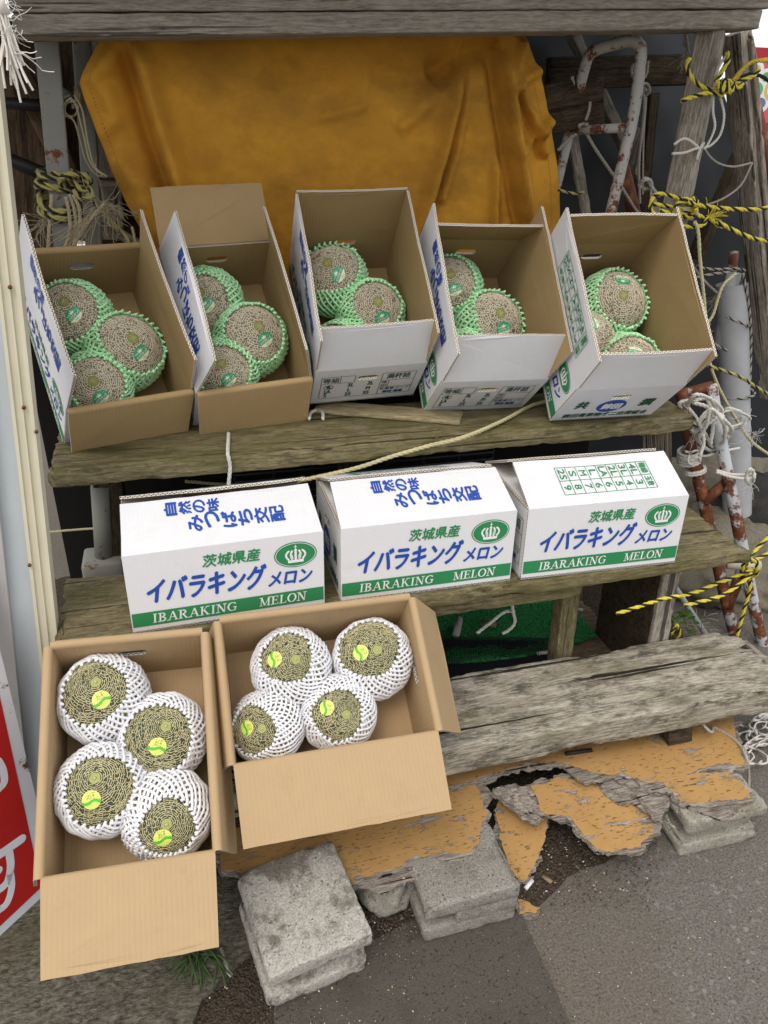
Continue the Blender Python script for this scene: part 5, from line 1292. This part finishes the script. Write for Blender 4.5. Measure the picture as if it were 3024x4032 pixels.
ropething('cord', 'thin beige cord looped over the short pipe between the steel posts', [(yq(1.95, (150, 205), (135, 215), (138, 240), (160, 262), (172, 300), (185, 345), (205, 375), (228, 383)), .0022), (yq(1.94, (152, 210), (165, 232), (180, 290), (195, 350), (222, 380)), .0022), (yq(1.94, (160, 205), (178, 240), (190, 310), (205, 360), (232, 382)), .0022), (loops(155, 235, 1.95, 17, 22, 2, 8, .3), .0022), (wrap(yp(158, 210, 1.98), (1, 0, -.3), .02, .02, (0, 0, 1), 3, .006, .3, 2), .0026)], [R_T], cat='cord')
def fr2(mb):
    p = V((-.142, .95, 1.50)); fray(mb, p, (.25, 0, -1), 46, .10, .0016, 0, 7, .5, .3, .10); fray(mb, p + V((0, 0, .0)), (.3, 0, -.6), 70, .085, .0004, 0, 9, 1.3, .3, .5)
pf = yp(4, 30, .98)
def fr3(mb):
    fray(mb, pf, (.12, 0, -1), 26, .070, .0014, 0, 7, .22, .3, .08); fray(mb, pf, (.5, 0, -1), 26, .05, .0004, 0, 9, .8, .4, .7); fray(mb, pf + V((.005, 0, -.03)), (.7, 0, -.6), 5, .04, .0006, 0, 11, .5, .1, .25)
ropething('rope', 'frayed white rope end hanging close at the top left corner', [([pf + V((-.03, 0, .10)), pf + V((-.01, 0, .05)), pf], .009)], [m_plain('bright_white_strand', (.80, .76, .68), .9, .1, .08, 60)], extra=fr3)
# front post right
pa = yp(1500, 170, 1.79); ax = (yp(1462, 445, 1.78) - yp(1537, 68, 1.80)).normalized()
ropething('rope', 'bright yellow and black rope knotted round the front right post', [
    (yq(1.735, (1490, 125), (1484, 140), (1492, 165), (1512, 185), (1540, 195), (1562, 190), (1580, 182)), .0054, (0, 1, 0)), (yq(1.72, (1472, 218), (1500, 208), (1535, 200), (1560, 205), (1570, 190), (1558, 172)), .0054, (0, 1, 0)),
    (yq(1.71, (1548, 172), (1560, 200), (1566, 172), (1578, 200), (1584, 178)), .0054, (0, 1, 0)), (yq(1.715, (1555, 185), (1575, 175), (1592, 192), (1605, 180)), .0054, (0, 1, 0)), (yq(1.72, (1545, 178), (1562, 150), (1575, 125), (1570, 112)), .0055, (0, 1, 0)),
    (yq(1.75, (1570, 190), (1600, 175), (1625, 165), (1640, 150)), .0053, (0, 1, 0))], YK)
ropething('rope', 'plain yellow twin cord running out past the right post', [(yq(1.76, (1580, 178), (1598, 155), (1622, 135), (1650, 132), (1700, 140)), .0042), (yq(1.77, (1586, 180), (1606, 150), (1628, 134), (1660, 128), (1700, 126)), .0042)], [m_plain('amber_strand', (.62, .44, .05), .6)])
ropething('rope', 'black cable looping past the right post', [(yq(1.77, (1580, 186), (1600, 168), (1622, 160), (1645, 165), (1665, 178)), .0045)], [R_K], 'cable')
ropething('cord', 'white cotton cord tied round the middle of the front right post', [(yq(1.74, (1456, 312), (1475, 300), (1492, 305), (1512, 322)), .0034), (yq(1.735, (1452, 332), (1478, 330), (1500, 322), (1516, 318), (1520, 308), (1512, 322), (1505, 345)), .0034), (yq(1.73, (1570, 118), (1555, 140), (1545, 165)), .0034), (yq(1.73, (1542, 195), (1540, 240), (1544, 275), (1530, 310), (1520, 322)), .003), (yq(1.73, (1556, 210), (1564, 250), (1556, 290), (1538, 312), (1522, 320)), .003)], [R_W], 'cord')
ropething('rope', 'yellow and black rope wound low round the front right post and pulled right', [
    (yq(1.73, (1412, 422), (1430, 418), (1465, 428), (1498, 440)), .0052, (0, 1, 0)), (yq(1.725, (1408, 440), (1440, 445), (1475, 452), (1500, 445)), .0052, (0, 1, 0)), (yq(1.72, (1410, 425), (1405, 450), (1420, 470), (1445, 490), (1465, 500)), .0053, (0, 1, 0)),
    (yq(1.715, (1425, 455), (1460, 462), (1495, 455), (1505, 435), (1495, 425)), .0052, (0, 1, 0)), (loops(1485, 450, 1.71, 22, 16, 2, 4, .3), .0056, (0, 1, 0)), (yq(1.74, (1495, 440), (1540, 448), (1590, 452), (1640, 452), (1659, 448)), .0056, (0, 1, 0)),
    (yq(1.74, (1495, 462), (1540, 475), (1590, 500), (1640, 518), (1700, 520)), .0056, (0, 1, 0)), (yq(1.73, (1470, 488), (1500, 490), (1520, 485), (1530, 470), (1545, 480)), .005, (0, 1, 0))], YK,
    extra=lambda m: fray(m, yp(1530, 470, 1.73), (.6, -.1, .3), 26, .05, .0008, 0, 4, .7, .2, .2))
ropething('rope', 'whitish stuffing rope caught under the lashing of the front right post', [(loops(1480, 462, 1.74, 20, 10, 2, 14, .3), .006)], [R_W])
ropething('cord', 'small grey knot beside the lashing of the front right post', [(yq(1.76, (1400, 390), (1412, 410), (1425, 425)), .0045), (loops(1395, 398, 1.77, 12, 10, 2, 3), .0045)], [R_G], 'cord')
ropething('rope', 'tan rope hanging from the lashing down to the rusty ladder', [(yq(1.72, (1500, 478), (1508, 500), (1512, 560), (1520, 640), (1525, 700), (1528, 760), (1545, 820), (1575, 880), (1620, 950), (1665, 985)), .0048), (yq(1.74, (1590, 590), (1560, 620), (1540, 680), (1525, 700)), .0042), (loops(1526, 700, 1.72, 5, 8, 2, 6), .004)], [R_TY])
ropething('rope', 'faded black and white rope wound round the grey plastic pipe', [(wrap(yp(1583, 680, 1.97), (.05, 0, 1), .052, .052, (1, 0, 0), 1.15, -.09, .1, 3, -2.6), .0042, (0, 1, 0)), (wrap(yp(1588, 860, 1.97), (.05, 0, 1), .052, .052, (1, 0, 0), 1.1, .06, .1, 4, -3), .0042, (0, 1, 0)), (yq(1.96, (1505, 575), (1540, 582), (1590, 580), (1610, 585)), .0042, (0, 1, 0)), (yq(1.95, (1605, 590), (1620, 680), (1622, 760), (1618, 840), (1605, 880)), .0042, (0, 1, 0)), (yq(1.95, (1500, 600), (1540, 592), (1580, 588)), .0042, (0, 1, 0))], [R_G, R_K])
ropething('rope', 'yellow and black rope crossing in front of the grey plastic pipe', [(yq(1.66, (1530, 790), (1560, 800), (1600, 815), (1640, 840), (1690, 870)), .0048, (0, 1, 0))], DYK)
def fr4(mb):
    for i, p in enumerate(((1560, 960, 1.58), (1600, 900, 1.6), (1630, 935, 1.65), (1500, 925, 1.55))): fray(mb, yp(*p), (.3, -.1, -.7), 22, .06, .0006, 0, 20 + i, 1.0, .3, .3)
ropething('rope', 'tangle of white rope tying the ladder to the end of the upper shelf', [(loops(1510, 890, 1.50, 38, 34, 3, 31, .35, .06), .0048), (loops(1545, 930, 1.52, 30, 36, 3, 32, .35, .06), .0048), (yq(1.50, (1475, 870), (1505, 905), (1520, 950), (1512, 985)), .005), (yq(1.52, (1498, 870), (1530, 880), (1560, 900), (1572, 945)), .0055), (yq(1.52, (1528, 860), (1540, 910), (1535, 960)), .005), (loops(1580, 905, 1.56, 30, 18, 2, 33, .4, .05), .0035)], [R_W], extra=fr4)
ropething('cord', 'single white cord end sticking out just below the rope tangle', [(yq(1.56, (1480, 975), (1520, 985), (1560, 975), (1598, 968)), .0035)], [R_W], 'cord')
ropething('rope', 'white rope coiled round the first leg of the rusty ladder', [(wrap(yp(1489, 972, 1.575), (.22, 0, -1), .027, .027, (1, 0, 0), 5, .0075, .15, 6), .0045), (wrap(yp(1500, 1012, 1.565), (.22, 0, -1), .027, .027, (1, 0, 0), 2, .006, .15, 7), .0045), (loops(1500, 990, 1.54, 12, 20, 1, 9), .003)], [R_W])
ropething('rope', 'white cord tied across the ladder leg and the grey plastic pipe', [(yq(1.50, (1548, 1016), (1575, 1024), (1605, 1026), (1632, 1024)), .0042), (yq(1.49, (1548, 1020), (1578, 1030), (1610, 1034), (1630, 1030)), .0042), (loops(1622, 1030, 1.49, 9, 18, 2, 8), .0042)], [R_W], extra=lambda m: fray(m, yp(1622, 1040, 1.49), (-.1, 0, -1), 18, .06, .0005, 0, 5, .6, .1, .3))
ropething('rope', 'yellow and black rope stretched from the support board to the ladder', [(yq(1.19, (1332, 1326), (1375, 1312), (1430, 1294), (1462, 1288), (1470, 1288)), .0046, (0, 1, 0)), (yq(1.24, (1462, 1290), (1500, 1280), (1545, 1262), (1590, 1245), (1628, 1228)), .0048, (0, 1, 0)), (yq(1.22, (1478, 1308), (1520, 1298), (1562, 1285), (1600, 1260), (1625, 1238)), .0048, (0, 1, 0)),
    (loops(1622, 1228, 1.24, 16, 16, 2, 41, .3), .0048, (0, 1, 0)), (yq(1.30, (1622, 1240), (1618, 1280), (1605, 1325), (1592, 1375)), .0048, (0, 1, 0)), (yq(1.26, (1618, 1205), (1640, 1180), (1670, 1150)), .0048, (0, 1, 0)), (yq(1.26, (1622, 1215), (1650, 1200), (1690, 1180)), .0048, (0, 1, 0))], YK)
ropething('rope', 'yellow and black rope end curled low beside the support board', [(yq(1.30, (1460, 1385), (1468, 1370), (1462, 1350), (1450, 1370)), .004, (0, 1, 0))], YK)
ropething('rope', 'pale yellow rope crossing the upper shelf edge down to the closed boxes', [([zp(*p, ZU + .008) for p in ((1240, 855), (1168, 870), (1140, 880), (1080, 912), (1000, 945))] + yq(1.437, (930, 962), (850, 985), (780, 1008), (720, 1023), (660, 1036), (640, 1040)), .0048)], [R_TY])
ropething('cord', 'short white cord hanging over the upper shelf edge', [([zp(494, 936, ZU + .004), V((.075, 1.455, ZU + .006))] + yq(1.437, (493, 985), (497, 1010), (494, 1045), (496, 1062)), .0042)], [R_W], 'cord')
ropething('cord', 'white cord loop curling on the upper shelf beside the offcut board', [([zp(*p, ZU + .008) for p in ((668, 905), (672, 892), (688, 886), (697, 892), (698, 905))], .0042)], [R_W], 'cord')
ropething('cord', 'white cord hanging into the gap under the middle shelf', [(yq(1.36, (1105, 1296), (1108, 1320), (1112, 1345), (1098, 1362), (1085, 1368)), .0042), (yq(1.37, (1112, 1322), (1090, 1322), (1060, 1345), (1030, 1368)), .0042), (yq(1.36, (1095, 1302), (1120, 1298), (1128, 1290)), .003)], [R_W], 'cord')
ropething('cord', 'white cord piece on the board beside the slim post', [([zp(*p, .118) for p in ((1222, 1312), (1240, 1314), (1258, 1318))], .0042)], [R_W], 'cord')
ropething('cord', 'grey cord draped from under the bottom shelf over the orange board', [([V((1.03, 1.06, .165)), V((1.045, 1.03, .15))] + [zp(*p, .116) for p in ((1545, 1572), (1590, 1600), (1612, 1635))] + [zp(*p, .06) for p in ((1618, 1690), (1612, 1740))], .0032)], [R_G], 'cord')
mb = MB(); rnd = random.Random(77)
for i in range(34):
    px, py = rnd.uniform(1570, 1690), rnd.uniform(1545, 1640); P = []
    a = rnd.uniform(0, 6)
    for k in range(9):
        a += rnd.uniform(-.9, .9); px += 13 * math.cos(a); py += 9 * math.sin(a); px = min(max(px, 1565), 1700); py = min(max(py, 1530), 1650); P.append(zp(px, py, rnd.uniform(.006, .035)))
    tube(mb, catmull(P, .006), rnd.uniform(.0014, .0032), 5, 0)
tag(mb.build('wire_tangle', [R_W]), 'tangle of dirty white cord on the ground right of the orange board', 'cord tangle')
ropething('cord', 'hanging knotted cord under the beam left of the front post', [(yq(1.9, (1480, 72), (1484, 95), (1486, 110)), .004), (loops(1482, 92, 1.9, 5, 7, 1, 3), .003)], [R_G], 'cord', extra=lambda m: fray(m, yp(1485, 108, 1.9), (-.1, 0, -1), 20, .05, .0007, 0, 4, .4, .1, .2))
ropething('cord', 'grey cords knotted round the dark stake behind the hooped pipe', [(yq(2.05, (1378, 150), (1368, 140), (1365, 160), (1385, 190), (1392, 230), (1380, 350), (1382, 440)), .0045), (yq(2.05, (1400, 132), (1396, 160), (1385, 180), (1398, 200)), .0045), (loops(1388, 195, 2.05, 14, 16, 2, 9), .004), (yq(2.05, (1396, 210), (1390, 300), (1388, 420)), .003)], [R_G], 'cord')
ropething('cord', 'grey cord crossing between the tarp edge and the board behind the hooped pipe', [(yq(1.98, (1236, 165), (1242, 200), (1252, 240), (1262, 278)), .0045), (yq(1.98, (1205, 325), (1230, 300), (1262, 280), (1278, 272), (1288, 280)), .0045), (yq(1.96, (1265, 285), (1285, 320), (1312, 360), (1340, 400), (1380, 462), (1400, 470)), .0042), (loops(1262, 275, 1.97, 10, 8, 2, 12), .0045), (yq(1.96, (1265, 260), (1272, 240), (1275, 220)), .004)], [R_G], 'cord')
ropething('rope', 'faded rope lying in the gap behind the rightmost open box', [(yq(1.93, (1205, 410), (1240, 418), (1262, 415)), .004, (0, 1, 0)), (yq(1.93, (1330, 462), (1360, 470), (1400, 465), (1420, 470)), .005, (0, 1, 0))], DYK)
ropething('cord', 'pale rope sagging in the shade behind the leftmost closed box', [(yq(1.62, (655, 900 + 130), (600, 1050), (480, 1046), (400, 1040)), .004)], [R_TY], 'cord')
ropething('cord', 'thin pale line stretched low across the dark gap at the left', [(yq(1.75, (100, 1150), (200, 1142), (330, 1140)), .003)], [R_TY], 'cord')

ropething('cord', 'pale cord strung between the two right posts above the plastic pipe', [(yq(1.85, (1508, 300), (1540, 345), (1580, 360), (1625, 352)), .0028), (yq(1.85, (1625, 352), (1600, 400), (1560, 430), (1515, 446)), .0028)], [R_G], 'cord')
ropething('rope', 'loose grey rope sagging behind the tan rope at the right', [(yq(2.0, (1470, 500), (1490, 560), (1515, 600), (1560, 640), (1600, 650)), .0042), (yq(2.0, (1480, 640), (1500, 700), (1545, 760), (1560, 830)), .0042)], [R_G], extra=lambda m: fray(m, yp(1545, 640, 2.0), (.1, 0, -1), 20, .07, .0006, 0, 14, .7, .2, .3))
# ------------------------------------------------------------------ far background
HEDGE = m_plain('hedge_leaves', (.05, .11, .025), .7, .2, .5, 3)
mb = MB(); rnd = random.Random(6)
for i in range(5200):
    x, y = rnd.uniform(-40, -1), rnd.uniform(36, 42); z = rnd.uniform(0, 2.6 + 1.2 * noise.noise(V((x * .3, 0, 0)))); s = rnd.uniform(.12, .3); a = V((rnd.gauss(0, 1), rnd.gauss(0, 1), rnd.gauss(0, 1))).normalized(); b = a.orthogonal().normalized(); p = V((x, y, z))
    mb.add([p - a * s, p - b * s * .6, p + a * s, p + b * s * .6], [(0, 1, 2, 3)], 0)
tag(mb.build('hedge', [HEDGE]), 'far green hedge beyond the fields at the left', 'hedge', None, 'stuff')
FILM = m_plain('mulch_film', (.62, .64, .68), .4, .4, .06); FIELD = m_plain('field_soil', (.27, .20, .14), .9, .1, .2, 1)
mb = MB()
mb.add([(-60, 6, .004), (-.6, 6, .004), (-.6, 38, .004), (-60, 38, .004)], [(0, 1, 2, 3)], 0); tag(mb.build('field', [FIELD]), kind='structure')
for i in range(9):
    y = 8 + i * 3.1; mb = MB(); rbox(mb, -50, -.8, y, y + 1.5, .005, .18, .08, 1.2, .03, .5, i); tag(mb.build('mulch_row', [FILM]), 'long row of white mulch film, the %s one from the stall' % ('nearest second third fourth fifth sixth seventh eighth ninth'.split()[i]), 'mulch row', 'rows of white mulch film in the field')
# banner and stall wall at the right
BR = m_plain('banner_red', (.38, .02, .03), .5); BP = m_plain('banner_pink', (.55, .10, .14), .5); BW = m_plain('banner_white', (.75, .73, .70), .5); BY = m_plain('banner_yellow', (.62, .45, .12), .5); BG = m_plain('banner_green', (.10, .38, .16), .5); BBL = m_plain('banner_blue', (.12, .16, .36), .5)
MY = Matrix(((1, 0, 0, 0), (0, 0, -1, 4.0), (0, 1, 0, 0), (0, 0, 0, 1)))
w0, w1 = yp(1600, 100, 4.0), yp(1800, 286, 4.0)
ban = thing('banner', 'dark red banner with pictures of food beyond the right post', 'banner', MY)
I4 = Matrix.Identity(4)
mb = MB(); sheet(mb, I4, [(w0.x, w1.z), (w1.x, w1.z), (w1.x, w0.z), (w0.x, w0.z)], 0, 0, 0, (), .02); mb.build('banner_cloth', [BR], ban)
mb = MB(); f = lambda u, v: (w0.x + (w1.x - w0.x) * u, w1.z + (w0.z - w1.z) * v)
poly(mb, I4, [f(.0, .10), f(1, .10), f(1, .86), f(.0, .86)], 1, .002); mb2 = mb
for (u, v, a, b, m1, m2) in ((.16, .74, .055, .045, 2, 3), (.27, .66, .05, .04, 2, 5), (.2, .50, .075, .07, 2, 4), (.26, .34, .06, .05, 2, 6), (.33, .5, .04, .05, 3, 2), (.38, .75, .05, .05, 2, 3), (.22, .2, .07, .05, 6, 2), (.5, .5, .1, .08, 2, 3)):
    x, y = f(u, v); poly(mb, I4, ell(x, y, a, b, 22), m1, .004 + u * .001); poly(mb, I4, ell(x, y, a * .6, b * .55, 18), m2, .0055 + u * .001)
mb.build('banner_pictures', [BR, BP, BW, BY, BG, BG, BBL], ban)
mb = MB(); rbox(mb, 2.55, 4.6, 4.25, 4.35, 0, 1.42, .01, .3, 0, 1); tag(mb.build('shop_wall', [m_plain('cream_wall', (.62, .58, .50), .8)]), 'cream wall of a shop below the banner', 'wall')
mb = MB(); a_, b_ = yp(1636, 372, 3.9), yp(1760, 520, 3.9); rbox(mb, a_.x, b_.x, 3.9, 3.93, b_.z, a_.z, .006, .1, 0, 1); tag(mb.build('green_board', [m_plain('pale_green', (.20, .50, .30), .6)]), 'pale green board beyond the slanting right post', 'board')
mb = MB(); a_, b_ = yp(1630, 290, 3.95), yp(1760, 312, 3.95); rbox(mb, a_.x, b_.x, 3.95, 3.97, b_.z, a_.z, .004, .1, 0, 1); tag(mb.build('awning_rail', [BR]), 'dark red rail just under the banner', 'rail')
